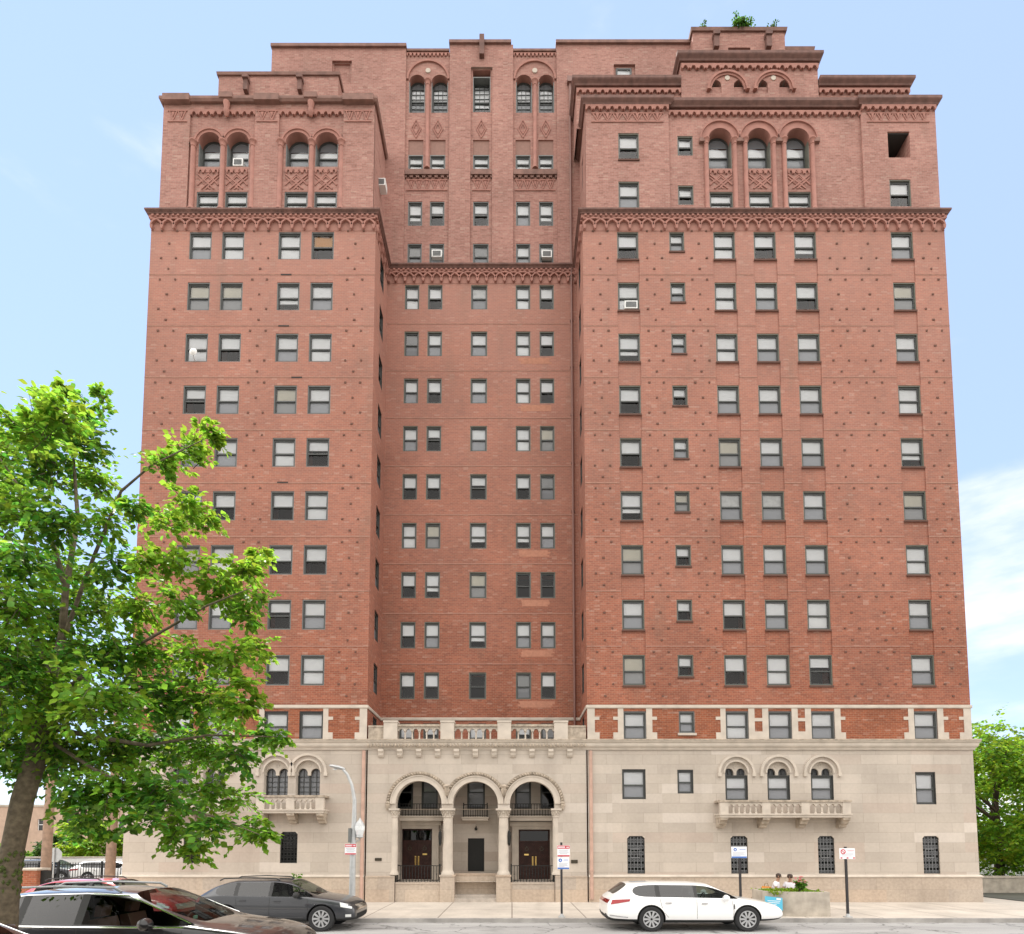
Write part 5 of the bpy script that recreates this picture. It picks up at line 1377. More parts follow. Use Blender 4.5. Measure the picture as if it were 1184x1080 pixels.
# ================================================================ TREES
def leaf_mat(name, c, tcol, var=.35):
    m, n, l, b = nodes_of(name)
    out = n['Material Output']
    g = n.new('ShaderNodeNewGeometry')
    mr = n.new('ShaderNodeMapRange'); mr.inputs[3].default_value = 1 - var; mr.inputs[4].default_value = 1 + var; l.new(g.outputs['Random Per Island'], mr.inputs[0])
    hs = n.new('ShaderNodeHueSaturation'); hs.inputs['Color'].default_value = (*c, 1); l.new(mr.outputs[0], hs.inputs['Value'])
    m2 = n.new('ShaderNodeMapRange'); m2.inputs[3].default_value = .47; m2.inputs[4].default_value = .52; l.new(g.outputs['Random Per Island'], m2.inputs[0]); l.new(m2.outputs[0], hs.inputs['Hue'])
    l.new(hs.outputs[0], b.inputs['Base Color']); b.inputs['Roughness'].default_value = .5; b.inputs['Specular IOR Level'].default_value = .3
    tr = n.new('ShaderNodeBsdfTranslucent'); h2 = n.new('ShaderNodeHueSaturation'); h2.inputs['Color'].default_value = (*tcol, 1); l.new(mr.outputs[0], h2.inputs['Value']); l.new(m2.outputs[0], h2.inputs['Hue']); l.new(h2.outputs[0], tr.inputs[0])
    mx = n.new('ShaderNodeMixShader'); mx.inputs[0].default_value = .58; l.new(b.outputs[0], mx.inputs[1]); l.new(tr.outputs[0], mx.inputs[2]); l.new(mx.outputs[0], out.inputs['Surface'])
    return m
leaf_mat('leaf_elm', (.075, .17, .018), (.26, .48, .045))
leaf_mat('leaf_lit', (.11, .22, .018), (.33, .53, .045))  # sunlit tone put into the colour, brighter copy of leaf_elm
leaf_mat('leaf_deep', (.05, .13, .020), (.13, .33, .04))
leaf_mat('leaf_yellow', (.16, .25, .018), (.40, .55, .04))
leaf_mat('leaf_dark', (.03, .075, .018), (.08, .17, .03))
plain('bark', (.12, .094, .062), .95, noise=.4, nscale=14, bump=.9)
plain('bark_dark', (.075, .052, .04), .95, noise=.3, nscale=10, bump=.5)
plain('moss', (.07, .09, .02), .95, noise=.4, nscale=20)
LEAF = np.array([[0, 0, 0], [.26, .22, .03], [.36, .50, .05], [.17, .72, .03], [0, 1.0, -.08], [-.17, .72, .03], [-.36, .50, .05], [-.26, .22, .03]])
def leaves(pos, dirs, size, mats, name, parent, lobed=True, midx=None):
    """one leaf-blade per position, growing along dirs; all blades of a crown are one mesh"""
    N = len(pos)
    d = dirs / np.linalg.norm(dirs, axis=1, keepdims=True)
    up = np.tile([0, 0, 1.0], (N, 1)) + rng.normal(0, .55, (N, 3))
    s = np.cross(d, up); s /= np.linalg.norm(s, axis=1, keepdims=True) + 1e-9
    nn = np.cross(s, d)
    sz = size * rng.uniform(.65, 1.25, (N, 1, 1))
    V = (LEAF[None, :, 0:1] * s[:, None] + LEAF[None, :, 1:2] * d[:, None] + LEAF[None, :, 2:3] * nn[:, None]) * sz + pos[:, None]
    V = V.reshape(-1, 3)
    base = (np.arange(N) * 8)[:, None]
    f1 = base + np.array([[0, 1, 2, 3, 4]]); f2 = base + np.array([[0, 4, 5, 6, 7]])
    Fa = np.concatenate([f1, f2], 1).reshape(-1, 5)
    me = bpy.data.meshes.new(name)
    me.vertices.add(len(V)); me.vertices.foreach_set('co', V.ravel().astype(np.float32))
    me.loops.add(Fa.size); me.loops.foreach_set('vertex_index', Fa.ravel().astype(np.int32))
    me.polygons.add(len(Fa)); me.polygons.foreach_set('loop_start', (np.arange(len(Fa)) * 5).astype(np.int32))
    for q in mats: me.materials.append(M(q))
    if midx is not None: me.polygons.foreach_set('material_index', np.repeat(midx, 2).astype(np.int32))
    me.update(calc_edges=True); me.validate()
    return link(name, me, parent)
def spray(c, r, n_twig, per, flat=.6, droop=.35, bias=None):
    """leaf positions on twigs radiating from a clump centre"""
    P, Dv, T = [], [], []
    for k in range(n_twig):
        d = rng.normal(0, 1, 3); d[2] *= flat
        if bias is not None: d = d + np.array(bias)
        d /= np.linalg.norm(d)
        L = r * rng.uniform(.55, 1.15)
        o = np.array(c) + rng.normal(0, r * .22, 3)
        t = np.sort(rng.uniform(.15, 1.05, per))[:, None]
        pts = o + d * L * t + np.array([0, 0, -1]) * droop * r * (t ** 2)
        side = np.cross(d, [0, 0, 1.0]); side /= np.linalg.norm(side) + 1e-6
        sg = np.where(np.arange(per) % 2 == 0, 1, -1)[:, None]
        dd = d * .7 + side * sg * rng.uniform(.4, 1.0, (per, 1)) + np.array([0, 0, -1]) * rng.uniform(.0, .7, (per, 1))
        P.append(pts + side * sg * .02); Dv.append(dd); T.append([tuple(o), tuple(o + d * L * .5 - np.array([0, 0, droop * r * .25])), tuple(o + d * L - np.array([0, 0, droop * r]))])
    return np.concatenate(P), np.concatenate(Dv), T
def A3(px, py, Y): x, z = at(px, py, Y); return (x, Y, z)
# --- street tree in the left foreground ----------------------------------------
TY = -17.6
tree = thing('street_tree', 'leafy street tree with a leaning mossy trunk in the left foreground', 'tree', (at(9, 1080, TY)[0], TY, 0))
TO = np.array(tree.location)
tr = MB()
def loc(p): return tuple(np.array(p) - TO)
trunk = [(-5.98 - .0 , TY, 0.0)] + [A3(*p) for p in ((5, 1085, TY), (7, 1045, TY), (12, 995, TY), (26, 925, TY), (43, 872, TY + .05), (52, 825, TY + .1), (60, 785, TY + .1))]
trunk[0] = (trunk[1][0] - .02, TY, 0)
tr.tube([loc(p) for p in trunk], [.18, .142, .137, .13, .128, .124, .114, .10], 14)
limbs = [
    ([(60, 785), (72, 735), (76, 680), (60, 625), (30, 575), (0, 530)], 0.1, -.5, .085),
    ([(60, 785), (80, 720), (110, 640), (140, 568), (175, 538), (232, 510)], 0.1, -.9, .05),
    ([(58, 795), (44, 745), (20, 700), (-40, 650)], 0.1, .8, .08),
    ([(76, 680), (90, 600), (85, 530), (75, 470)], -.1, .4, .055),
    ([(55, 815), (110, 770), (170, 740), (240, 700), (290, 680)], .05, -1.1, .045),
    ([(50, 840), (100, 850), (170, 862), (240, 850), (320, 852)], .05, -.7, .055),
    ([(47, 850), (110, 890), (180, 925), (250, 945), (300, 965)], .05, -1.2, .04),
    ([(55, 820), (130, 800), (210, 790), (280, 790)], .05, .9, .055),
    ([(50, 840), (10, 830), (-50, 800), (-120, 780)], .05, -.6, .06),
    ([(52, 830), (20, 880), (-20, 900), (-70, 900)], .05, .9, .05)]
for pts, d0, d1, r0 in limbs:
    n_ = len(pts); P = [A3(x, y, TY + d0 + (d1 - d0) * i / (n_ - 1)) for i, (x, y) in enumerate(pts)]
    tr.tube([loc(p) for p in P], [r0 * .72 * (1 - .85 * i / (n_ - 1)) for i in range(n_)], 8)
tr.build('trunk', 'bark', tree, smooth=True)
CL = [  # px, py, radius px, density, which leaf tone (0 mid, 1 lit, 2 deep)
 (75, 482, 34, 1.0, 1), (105, 476, 24, .8, 2), (60, 470, 18, .7, 1), (118, 458, 10, .6, 0), (78, 452, 10, .6, 1), (40, 500, 40, 1.0, 0), (95, 510, 38, 1.1, 2), (15, 520, 42, 1, 1), (-15, 560, 55, 1, 0), (60, 545, 45, 1.0, 2), (115, 555, 32, .9, 0),
 (215, 525, 26, .9, 1), (185, 540, 20, .8, 0), (242, 508, 18, .8, 1), (20, 590, 48, 1, 0), (70, 600, 40, .8, 2), (125, 600, 30, .6, 0), (150, 585, 20, .7, 2), (215, 580, 28, .8, 1), (235, 600, 22, .8, 1), (190, 605, 22, .6, 1),
 (20, 645, 50, 1, 2), (75, 655, 42, .8, 0), (125, 650, 32, .6, 2), (165, 650, 24, .6, 1), (195, 645, 28, .8, 1), (245, 660, 28, .7, 1), (285, 655, 24, .9, 1), (300, 640, 16, .8, 1),
 (10, 700, 55, 1, 0), (65, 705, 48, 1, 2), (120, 695, 38, .8, 0), (165, 700, 32, .7, 1), (205, 690, 26, .5, 0), (255, 690, 28, .6, 1), (290, 690, 24, .8, 0), (285, 712, 16, .6, 0),
 (0, 760, 60, 1.1, 2), (60, 755, 55, 1.2, 0), (120, 750, 46, 1.1, 2), (175, 755, 40, 1, 0), (225, 755, 34, .8, 1), (270, 755, 30, .8, 1), (298, 750, 18, .7, 1),
 (0, 820, 60, 1.1, 0), (60, 810, 55, 1.2, 1), (120, 805, 50, 1.3, 0), (180, 800, 46, 1.2, 2), (235, 805, 40, 1.1, 0), (275, 815, 30, 1, 1), (285, 790, 24, .8, 1), (300, 850, 22, .8, 2), (322, 853, 12, .7, 0),
 (-10, 862, 48, 1.1, 2), (60, 872, 50, 1.3, 2), (120, 862, 50, 1.3, 0), (180, 858, 46, 1.3, 2), (235, 862, 40, 1.1, 0), (275, 870, 28, .7, 2), (95, 915, 36, 1.2, 2), (140, 912, 40, 1.3, 0), (190, 915, 38, 1.2, 2), (235, 915, 34, .9, 0), (275, 920, 26, .6, 0),
 (205, 955, 32, 1, 0), (245, 955, 26, .9, 2), (285, 955, 24, .8, 0), (305, 965, 16, .8, 0), (225, 982, 18, .9, 1), (100, 945, 20, .6, 2), (165, 945, 22, .7, 2), (85, 965, 14, .4, 2), (120, 960, 12, .5, 0),
 (-70, 620, 60, .8, 0), (-80, 720, 70, .8, 2), (-80, 820, 70, .8, 0), (-80, 880, 45, .8, 2), (-50, 520, 45, .7, 1), (-150, 700, 70, .5, 0), (-160, 820, 70, .5, 0)]
PP, DD, MI = [], [], []
tw = MB()
for px, py, r, den, tone in CL:
    q = (px - 80) / 260
    dy = rng.uniform(-1.5, 1.3) * max(.25, 1 - .55 * abs(q)) - .2
    Y = TY + dy
    c = A3(px, py, Y); rm = r / F * (Y + CAM_D) * 1.0
    blown = (py < 560 and 20 < px < 130) or px > 180 and py < 560
    n_t = int(12 + 72 * (rm / .5) ** 2 * den); per = 9
    p, d, T = spray(c, rm, n_t, per, .55, .30 if not blown else -.05, None if not blown else (-.8 if px < 150 else .9, 0, .55))
    PP.append(p - TO); DD.append(d); base = np.full(len(p), tone)
    sw = rng.random(len(p)); base = np.where(sw < .22, 0, base); base = np.where(sw > .88, 1, base); MI.append(base)
    for t_ in T[::3]: tw.tube([loc(v) for v in t_], [.006, .004, .002], 3, caps=False)
leaves(np.concatenate(PP), np.concatenate(DD), .092, ['leaf_elm', 'leaf_lit', 'leaf_deep'], 'crown', tree, midx=np.concatenate(MI))
tw.build('twigs', 'bark_dark', tree)
ms = MB()
for k in range(90):
    t = rng.uniform(0, 6.28); z = rng.uniform(1.75, 2.35)
    x0 = np.interp(z, [p[2] for p in trunk], [p[0] for p in trunk]); p = np.array((x0 + .132 * math.cos(t), TY + .132 * math.sin(t), z)) - TO
    ms.lathe([(.004, p[2] - .03), (rng.uniform(.015, .035), p[2]), (.004, p[2] + .03)], (p[0], p[1], 0), 5)
ms.build('moss_patch', 'moss', tree)
# --- generic background tree ------------------------------------------------------
def bg_tree(name, label, base, h, rad, mats, n_clump, size, group=None, trunk_r=.2, low=.15, wide=1.0, dens=1.0):
    t = thing(name, label, 'tree' if 'tree' in name else 'shrub', base, 0, group)
    b = MB(); z0 = h * low
    if trunk_r: 
        b.tube([(0, 0, -.1), (.05, 0, h * .3), (.0, .1, h * .75)], [trunk_r, trunk_r * .75, trunk_r * .2], 8)
        for k in range(6):
            a = k * 1.05; b.tube([(0.03, 0, h * (.25 + .06 * k)), (rad * .35 * math.cos(a), rad * .35 * math.sin(a), h * (.42 + .06 * k)), (rad * .7 * math.cos(a), rad * .7 * math.sin(a), h * (.5 + .06 * k))], [trunk_r * .4, trunk_r * .25, .02], 5)
        b.build('trunk', 'bark_dark', t)
    P, Dv, Mi = [], [], []
    for k in range(n_clump):
        u = rng.normal(0, 1, 3); u /= np.linalg.norm(u); f = rng.uniform(.45, 1.0) ** .5
        c = np.array([u[0] * rad * wide * f * .82, u[1] * rad * f * .82, z0 + (h - z0) * (.5 + .42 * u[2] * f)])
        r = rad * rng.uniform(.20, .36)
        p, d, _ = spray(c, r, int(26 * dens), 9, .35, .25)
        P.append(p); Dv.append(d); tone = rng.choice(len(mats)); base_ = np.full(len(p), tone)
        base_ = np.where(rng.random(len(p)) < .25, rng.integers(0, len(mats), len(p)), base_); Mi.append(base_)
    leaves(np.concatenate(P), np.concatenate(Dv), size, mats, 'crown', t, midx=np.concatenate(Mi))
    return t
bg_tree('garden_tree', 'tall bright green tree beside the right corner of the building', (26.6, 7.6, 0), 9.7, 5.0, ['leaf_elm', 'leaf_yellow', 'leaf_lit'], 100, .23, None, .22, .04, 1.0)  # leaf colours brightened in place of sun, the building shades this tree
bg_tree('garden_tree', 'darker tree behind the bright one at the right edge', (31.2, 13.5, 0), 10.6, 4.6, ['leaf_elm', 'leaf_deep', 'leaf_lit'], 60, .26, None, .22, .05)
G = 'trees behind the car park fence'
bg_tree('small_tree', 'yellow green tree behind the iron fence, between the two utility poles', (-29.6, 16.8, 0), 4.6, 2.3, ['leaf_yellow', 'leaf_lit'], 36, .22, G, .12, .1)
bg_tree('small_tree', 'yellow green tree behind the right-hand utility pole', (-27.0, 18.2, 0), 4.0, 2.0, ['leaf_yellow', 'leaf_lit'], 26, .22, G, .1, .1)
bg_tree('small_tree', 'dark green bushy tree right of the left utility pole', (-33.4, 19.5, 0), 3.6, 1.9, ['leaf_dark', 'leaf_deep'], 24, .24, G, .1, .05)
bg_tree('shrub', 'green shrub left of the left utility pole behind the brick pier', (-36.2, 18.0, 0), 2.6, 1.8, ['leaf_deep', 'leaf_elm'], 20, .2, G, 0, .05)
bg_tree('shrub', 'low green shrub at the left edge beyond the brick pier', (-39.5, 19.0, 0), 2.4, 2.0, ['leaf_deep', 'leaf_yellow'], 18, .2, G, 0, .05)
# plants growing on the building and by the kerb
def tuft(label, base, h, r, mat, n=26, size=.12, cat='plant', name='shrub'):
    t = thing(name, label, cat, base); s = MB()
    for k in range(5): a = k * 1.26; s.tube([(0, 0, 0), (r * .4 * math.cos(a), r * .4 * math.sin(a), h * .6)], [.02, .008], 4)
    s.build('stem', 'bark_dark', t)
    P, Dv = [], []
    for k in range(7):
        c = (rng.normal(0, r * .35), rng.normal(0, r * .35), h * rng.uniform(.35, .85)); p, d, _ = spray(c, r * .6, n // 4, 7, .8, .05); P.append(p); Dv.append(d)
    leaves(np.concatenate(P), np.concatenate(Dv), size, mat, 'foliage', t, midx=rng.integers(0, len(mat), sum(len(p) for p in P)))
    return t
tuft('bushy plant growing on the rooftop parapet at the very top', (11.5, 2.25, 43.55), .52, .48, ['leaf_dark', 'leaf_dark', 'leaf_deep'], 80, .11)
tuft('small weed at the left end of the top rooftop parapet', (9.75, 2.25, 43.58), .3, .25, ['leaf_dark'], 12, .09)
tuft('small weed near the right end of the top rooftop parapet', (13.2, 2.25, 43.58), .42, .28, ['leaf_dark'], 12, .09)
tuft('small green plant sprouting at the wall behind the charcoal crossover', (at(345, 1015, -1.0)[0], -1.0, .0), 1.42, .30, ['leaf_deep', 'leaf_elm'], 26, .10)

# ================================================================ STREET FURNITURE
plain('pole_grey', (.42, .43, .43), .45, metal=.3, noise=.1)
plain('pole_black', (.022, .020, .022), .5)
plain('sign_white', (.78, .78, .80), .5)
plain('sign_red', (.50, .03, .05), .5)
plain('sign_blue', (.035, .14, .46), .5)
plain('sign_text', (.42, .44, .48), .6)
plain('notice_cyan', (.10, .48, .68), .5)
plain('lamp_glass', (.70, .72, .72), .2, coat=.6)
plain('wood_pole', (.25, .165, .115), .9, noise=.25, nscale=5, bump=.4)
plain('white_wall', (.74, .73, .71), .85, noise=.06)
plain('tan_brick', (.42, .30, .225), .9, noise=.12, nscale=2)
plain('precast', (.40, .355, .295), .9, noise=.22, nscale=3, bump=.35)
plain('flower_pink', (.62, .16, .18), .7)
plain('soil', (.06, .045, .035), .95)
YL = -5.25
def sign_plate(parent, x, z, w, h, kind, y=-.045):
    s = MB(); s.box(x - w/2, x + w/2, y - .006, y, z - h/2, z + h/2); p = s.build('sign_panel', 'sign_white', parent)
    yf = y - .0085
    def rect(x0, x1, z0, z1, mat, nm='marking'):
        q = MB(); q.box(x + x0 * w, x + x1 * w, yf, y - .004, z + z0 * h, z + z1 * h); q.build(nm, mat, p)
    def disc(cx, cz, r0, r1, mat, dy=0):
        q = MB(); q.ring(front(0), (x + cx * w, z + cz * h), r0, r1, 0, 2 * math.pi, yf - dy, y - .004, 20); q.build('emblem', mat, p)
    def lines(rows, mat='sign_text'):
        q = MB()
        for z_, a, b in rows: q.box(x + a * w, x + b * w, yf, y - .004, z + (z_ - .022) * h, z + (z_ + .022) * h)
        q.build('lettering', mat, p)
    if kind == 'red':
        rect(-.48, .48, .20, .48, 'sign_red'); rect(-.48, .48, -.48, -.36, 'sign_red'); lines([(.08, -.4, .4), (-.02, -.34, .34), (-.14, -.4, .42), (-.24, -.3, .3)])
        q = MB(); yf2 = yf - .003
        for k in range(6): q.box(x + (-.42 + .09 * k) * w, x + (-.36 + .09 * k) * w, yf2, y - .004, z + .27 * h, z + .41 * h)
        q.prism([(x + .18 * w, z + .31 * h), (x + .34 * w, z + .31 * h), (x + .34 * w, z + .26 * h), (x + .44 * w, z + .335 * h), (x + .34 * w, z + .41 * h), (x + .34 * w, z + .36 * h), (x + .18 * w, z + .36 * h)], lambda s_, t, d: (s_, d, t), yf2, y - .004)
        q.build('lettering', 'sign_white', p)
    elif kind == 'blue':
        rect(-.48, .48, -.49, -.36, 'sign_blue'); disc(-.25, .24, 0, .30 * h * .5, 'sign_blue'); lines([(.26, .02, .42)], 'sign_blue'); lines([(.0, -.4, .40), (-.10, -.4, .3), (-.20, -.4, .36), (-.29, -.4, .1)])
        q = MB(); q.prism([(x - .31 * w, z + .18 * h), (x - .19 * w, z + .18 * h), (x - .25 * w, z + .33 * h)], lambda s_, t, d: (s_, d, t), yf - .004, y - .004); q.build('emblem', 'sign_white', p)
    elif kind == 'noparking':
        disc(-.26, .18, .055, .085, 'sign_red'); q = MB(); q.bar(front(0), (x - .26 * w - .05, z + .18 * h + .05), (x - .26 * w + .05, z + .18 * h - .05), .022, yf - .003, y - .004); q.build('emblem', 'sign_red', p)
        lines([(.26, .02, .44)], 'sign_red'); lines([(.04, -.08, .40), (-.10, -.36, .40), (-.22, -.36, .3)])
        for a in (-.44, -.05, .36): rect(a, a + .12, -.46, -.34, 'sign_red')
def post(label, px, ztop, y=YL, col='pole_black'):
    x = at(px, 1061, y)[0]; t = thing('sign_post', label, 'sign', (x, y, 0))
    p = MB(); p.box(-.035, .035, -.03, .03, 0, ztop)
    p.build('post', col, t); f = MB(); f.box(-.11, .11, -.10, .10, 0, .035); f.lathe([(.07, .035), (.05, .12)], (0, 0, 0), 8); f.build('post_base', 'pole_grey', t)
    return t
def zz(py, y): return at(600, py, y)[1]
t = post('black sign post carrying a red and white sign above a blue and white one', 649.5, zz(974, YL))
sign_plate(t, .07, zz(984, YL), .42, .38, 'red'); sign_plate(t, .06, zz(998, YL), .40, .40, 'blue')
t = post('black sign post with a single blue and white sign behind the white car', 857, zz(978, YL))
sign_plate(t, -.03, zz(985.5, YL), .52, .38, 'blue')
t = post('black sign post with a white no parking sign right of the concrete planter', 980.5, zz(979, YL))
sign_plate(t, .03, zz(987, YL), .52, .36, 'noparking')
# street lamp
LXp = at(407, 1040, YL)[0]
L = thing('street_lamp', 'tall grey street lamp with a curved arm and a second lantern on its pole', 'street lamp', (LXp, YL, 0))
def lp(px, py): x, z = at(px, py, YL); return (x - LXp, 0, z)
p = MB(); p.tube([(0, 0, 0), (0, 0, 2.6), lp(409.5, 950), lp(410, 925), lp(407, 908), lp(402, 896), lp(396, 889)], [.115, .095, .08, .065, .055, .05, .045], 12); p.build('pole', 'pole_grey', L, smooth=True)
p = MB(); p.lathe([(.20, 0), (.19, .18), (.13, .30), (.12, .42)], (0, 0, 0), 12); p.build('pole_base', 'pole_grey', L)
hx, _, hz = lp(389.5, 887)
h = MB(); s_ = []
for k, (dx, w_, hh) in enumerate(((-.26, .03, .02), (-.2, .10, .05), (-.05, .13, .07), (.10, .11, .07), (.22, .06, .05), (.28, .035, .03))): s_.append((dx, w_, hh))
n0 = len(h.v)
for dx, w_, hh in s_:
    for k in range(10): a = 2 * math.pi * k / 10; h.v.append((hx + dx, w_ * math.cos(a), hz - dx * .22 + hh * math.sin(a)))
for i in range(len(s_) - 1):
    for k in range(10): h.f.append((n0 + i*10 + k, n0 + i*10 + (k+1) % 10, n0 + (i+1)*10 + (k+1) % 10, n0 + (i+1)*10 + k)); h.m.append(0)
h.build('lamp_head', 'pole_grey', L, smooth=True)
h = MB(); h.lathe([(.09, hz - .07), (.07, hz - .10), (.02, hz - .11)], (hx - .06, 0, 0), 10); h.build('lamp_lens', 'lamp_glass', L)
ax, _, az = lp(416, 957)
a = MB(); a.tube([(0, 0, az - .42), (.12, 0, az - .46), (ax, 0, az - .40), (ax, 0, az - .32)], .022, 6); a.build('lantern_bracket', 'pole_grey', L)
a = MB(); a.lathe([(.05, az - .36), (.13, az - .32), (.12, az - .24)], (ax, 0, 0), 12); a.lathe([(.17, az + .06), (.13, az + .16), (.05, az + .26), (.015, az + .33)], (ax, 0, 0), 12); a.build('lantern_cap', 'pole_grey', L)
a = MB(); a.lathe([(.12, az - .24), (.16, az - .08), (.165, az + .06)], (ax, 0, 0), 14); a.build('lantern_globe', 'lamp_glass', L)
b = MB(); x, _, z = lp(405.5, 966); b.box(x - .05, x + .04, -.14, -.05, z - .24, z + .24); b.build('control_box', 'frame_grey', L)
sg = thing('parking_sign', 'red and white sign strapped to the street lamp pole', 'sign', (LXp, YL, 0))
x, _, z = lp(406.5, 982); sign_plate(sg, x, z, .38, .36, 'red', -.125)
bk = MB(); bk.box(x - .03, x + .10, -.124, -.02, z - .04, z + .04); bk.build('bracket', 'pole_grey', sg)
# planter
PLY = -5.1
px0, px1, pxc = at(889, 1050, PLY)[0], at(960, 1050, PLY)[0], at(917, 1050, PLY)[0]
plx = (px0 + px1) / 2; pl = thing('planter', 'wide concrete planter with a chamfered corner and flowers on the pavement', 'planter', (plx, PLY, 0))
a, b_, c_ = px0 - plx, px1 - plx, pxc - plx
oc = [(c_, 0), (b_ - .02, 0), (b_ + .55, .60), (b_ + .55, 1.3), (b_, 1.9), (c_, 1.9), (a, 1.3), (a, .62)]
oc = [(c_, 0), (b_, 0), (b_ + .02, .3), (b_ + .02, 1.5), (b_ - .5, 1.9), (c_, 1.9), (a, 1.4), (a, .50)]
inn = [(x * .90, .95 + (y - .95) * .88) for x, y in oc]
HP = .82
q = MB(); n_ = len(oc)
q.add([(x, y, 0) for x, y in oc] + [(x, y, HP) for x, y in oc] + [(x, y, HP) for x, y in inn] + [(x, y, HP - .14) for x, y in inn],
      [(i, (i+1) % n_, n_ + (i+1) % n_, n_ + i) for i in range(n_)] + [(n_ + i, n_ + (i+1) % n_, 2*n_ + (i+1) % n_, 2*n_ + i) for i in range(n_)] + [(2*n_ + i, 2*n_ + (i+1) % n_, 3*n_ + (i+1) % n_, 3*n_ + i) for i in range(n_)])
q.build('tub', 'precast', pl)
q = MB(); q.add([(x, y, HP - .09) for x, y in inn], [tuple(range(n_))]); q.build('soil', 'soil', pl)
P = []; 
for k in range(900): P.append((rng.uniform(a * .88, b_ * .88), rng.uniform(.12, 1.75), HP - .09 + rng.uniform(0, .07)))
P = np.array(P) + np.array((plx, PLY, 0)); gc = leaves(P, rng.normal(0, 1, (900, 3)) + [0, 0, .7], .10, ['leaf_yellow', 'leaf_lit'], 'ground_cover', None, midx=rng.integers(0, 2, 900))
gc['kind'] = 'stuff'; gc['label'] = 'low yellow green plants filling the concrete planter'; gc['category'] = 'plants'
fl = tuft('rounded flowering bush with pink blooms in the concrete planter', (at(925, 1030, PLY + .5)[0], PLY + .5, HP - .1), .50, .21, ['leaf_deep', 'leaf_elm'], 44, .075, name='flowering_bush')
q = MB()
for k in range(26):
    t_ = rng.uniform(0, 6.28); r_ = rng.uniform(0, .26); z = .30 + rng.uniform(.05, .28) * (1.1 - r_); c = (r_ * math.cos(t_), r_ * math.sin(t_) * .8 - .05, 0)
    for j in range(5):
        aa = j * 1.256; q.lathe([(.004, z), (.022, z + .012), (.004, z + .022)], (c[0] + .022 * math.cos(aa), c[1] + .022 * math.sin(aa), 0), 5)
q.build('blossom', 'flower_pink', fl)
nt = thing('notice_board', 'pale blue notice board leaning on the corner of the concrete planter', 'notice', (px0 + .02, PLY - .02, 0))
q = MB(); mpn = lambda s, t, d: (s, .42 - s * .62 + d - .05, t)
q.prism([(.0, .22), (.46, .20), (.46, .62), (.0, .66)], mpn, -.03, 0); q.build('panel', 'notice_cyan', nt)
q = MB(); 
for z_, x0, x1 in ((.50, .06, .40), (.44, .06, .38), (.38, .06, .30)): q.prism([(x0, z_), (x1, z_ - .004), (x1, z_ + .016), (x0, z_ + .02)], mpn, -.033, -.03)
q.prism([(.30, .55), (.42, .545), (.42, .60), (.30, .61)], mpn, -.033, -.03); q.build('lettering', 'sign_white', nt)
q = MB(); q.prism([(.10, 0), (.13, 0), (.13, .22), (.10, .22)], mpn, -.02, 0); q.prism([(.34, 0), (.37, 0), (.37, .20), (.34, .20)], mpn, -.02, 0); q.build('leg', 'pole_black', nt)
# utility poles, pier, fence, far buildings
def upole(label, px, h):
    x = at(px, 1000, .4)[0]; t = thing('utility_pole', label, 'utility pole', (x, .4, -.05))
    p = MB(); p.tube([(0, 0, 0), (.02, 0, h * .5), (.03, 0, h)], [.20, .18, .14], 12); p.build('pole', 'wood_pole', t, smooth=True)
    c = MB(); c.box(-1.1, 1.1, -.2, -.08, h - .7, h - .58); c.build('crossarm', 'wood_pole', t)
    for xx in (-.95, -.4, .4, .95): i = MB(); i.lathe([(.03, h - .58), (.05, h - .5), (.03, h - .42)], (xx, -.14, 0), 8); i.build('insulator', 'lamp_glass', t)
    return t
u = upole('weathered timber utility pole with a grey meter box, left of the other pole', 53, 9.2)
q = MB(); q.box(.14, .42, -.32, -.08, .6, 1.2); q.build('meter_box', 'pole_grey', u)
upole('timber utility pole standing near the left corner of the building', 127.5, 8.8)
bp_ = thing('brick_pier', 'short red brick pier with a dark side by the left utility pole', 'pier', (at(36, 1020, -1.0)[0], -.9, -.05))
q = MB(); q.box(-.42, .36, -.3, .3, 0, 1.42); q.build('pier', 'brick', bp_); q = MB(); q.box(-.47, .41, -.35, .35, 1.42, 1.5); q.build('coping', 'precast', bp_); q = MB(); q.box(.361, .60, -.1, .2, 0, 1.40); q.build('gate_post', 'iron', bp_)
st_ = thing('stop_sign', 'back of an octagonal sign by the left utility pole', 'sign', (at(62, 1000, 3)[0], 3.0, -.05))
q = MB(); q.tube([(0, 0, 0), (0, 0, 2.3)], .03, 6); q.build('post', 'pole_grey', st_)
q = MB(); q.prism([(.36 * math.cos(math.pi * (k + .5) / 4), 1.95 + .36 * math.sin(math.pi * (k + .5) / 4)) for k in range(8)], front(.04), 0, .01); q.build('sign_panel', 'pole_grey', st_)
FY = 11.0
def fence_run(name, label, x0, x1, y, h, mat):
    t = thing(name, label, 'fence', (x0, y, -.05)); w = x1 - x0
    r = MB(); r.box(0, w, -.02, .02, .12, .17); r.box(0, w, -.02, .02, h - .15, h - .10); r.build('rail', mat, t)
    pk = MB()
    for k in range(int(w / .16)): pk.box(.16 * k, .16 * k + .03, -.012, .012, .05, h)
    pk.build('pickets', mat, t)
    for k in range(int(w / 2.6) + 1): p = MB(); p.box(2.6 * k, 2.6 * k + .09, -.05, .05, 0, h + .08); p.build('post', mat, t)
fence_run('iron_fence', 'black iron fence of the car park left of the building', -32.5, -22.6, FY, 1.35, 'iron')
ww = thing('white_wall', 'long low white wall behind the iron fence', 'wall', (-34, 14.2, -.05)); q = MB(); q.box(-14, 10, 0, .25, 0, 1.55); q.build('wall', 'white_wall', ww); q = MB(); q.box(-14.05, 10.05, -.05, .30, 1.55, 1.63); q.build('coping', 'precast', ww)
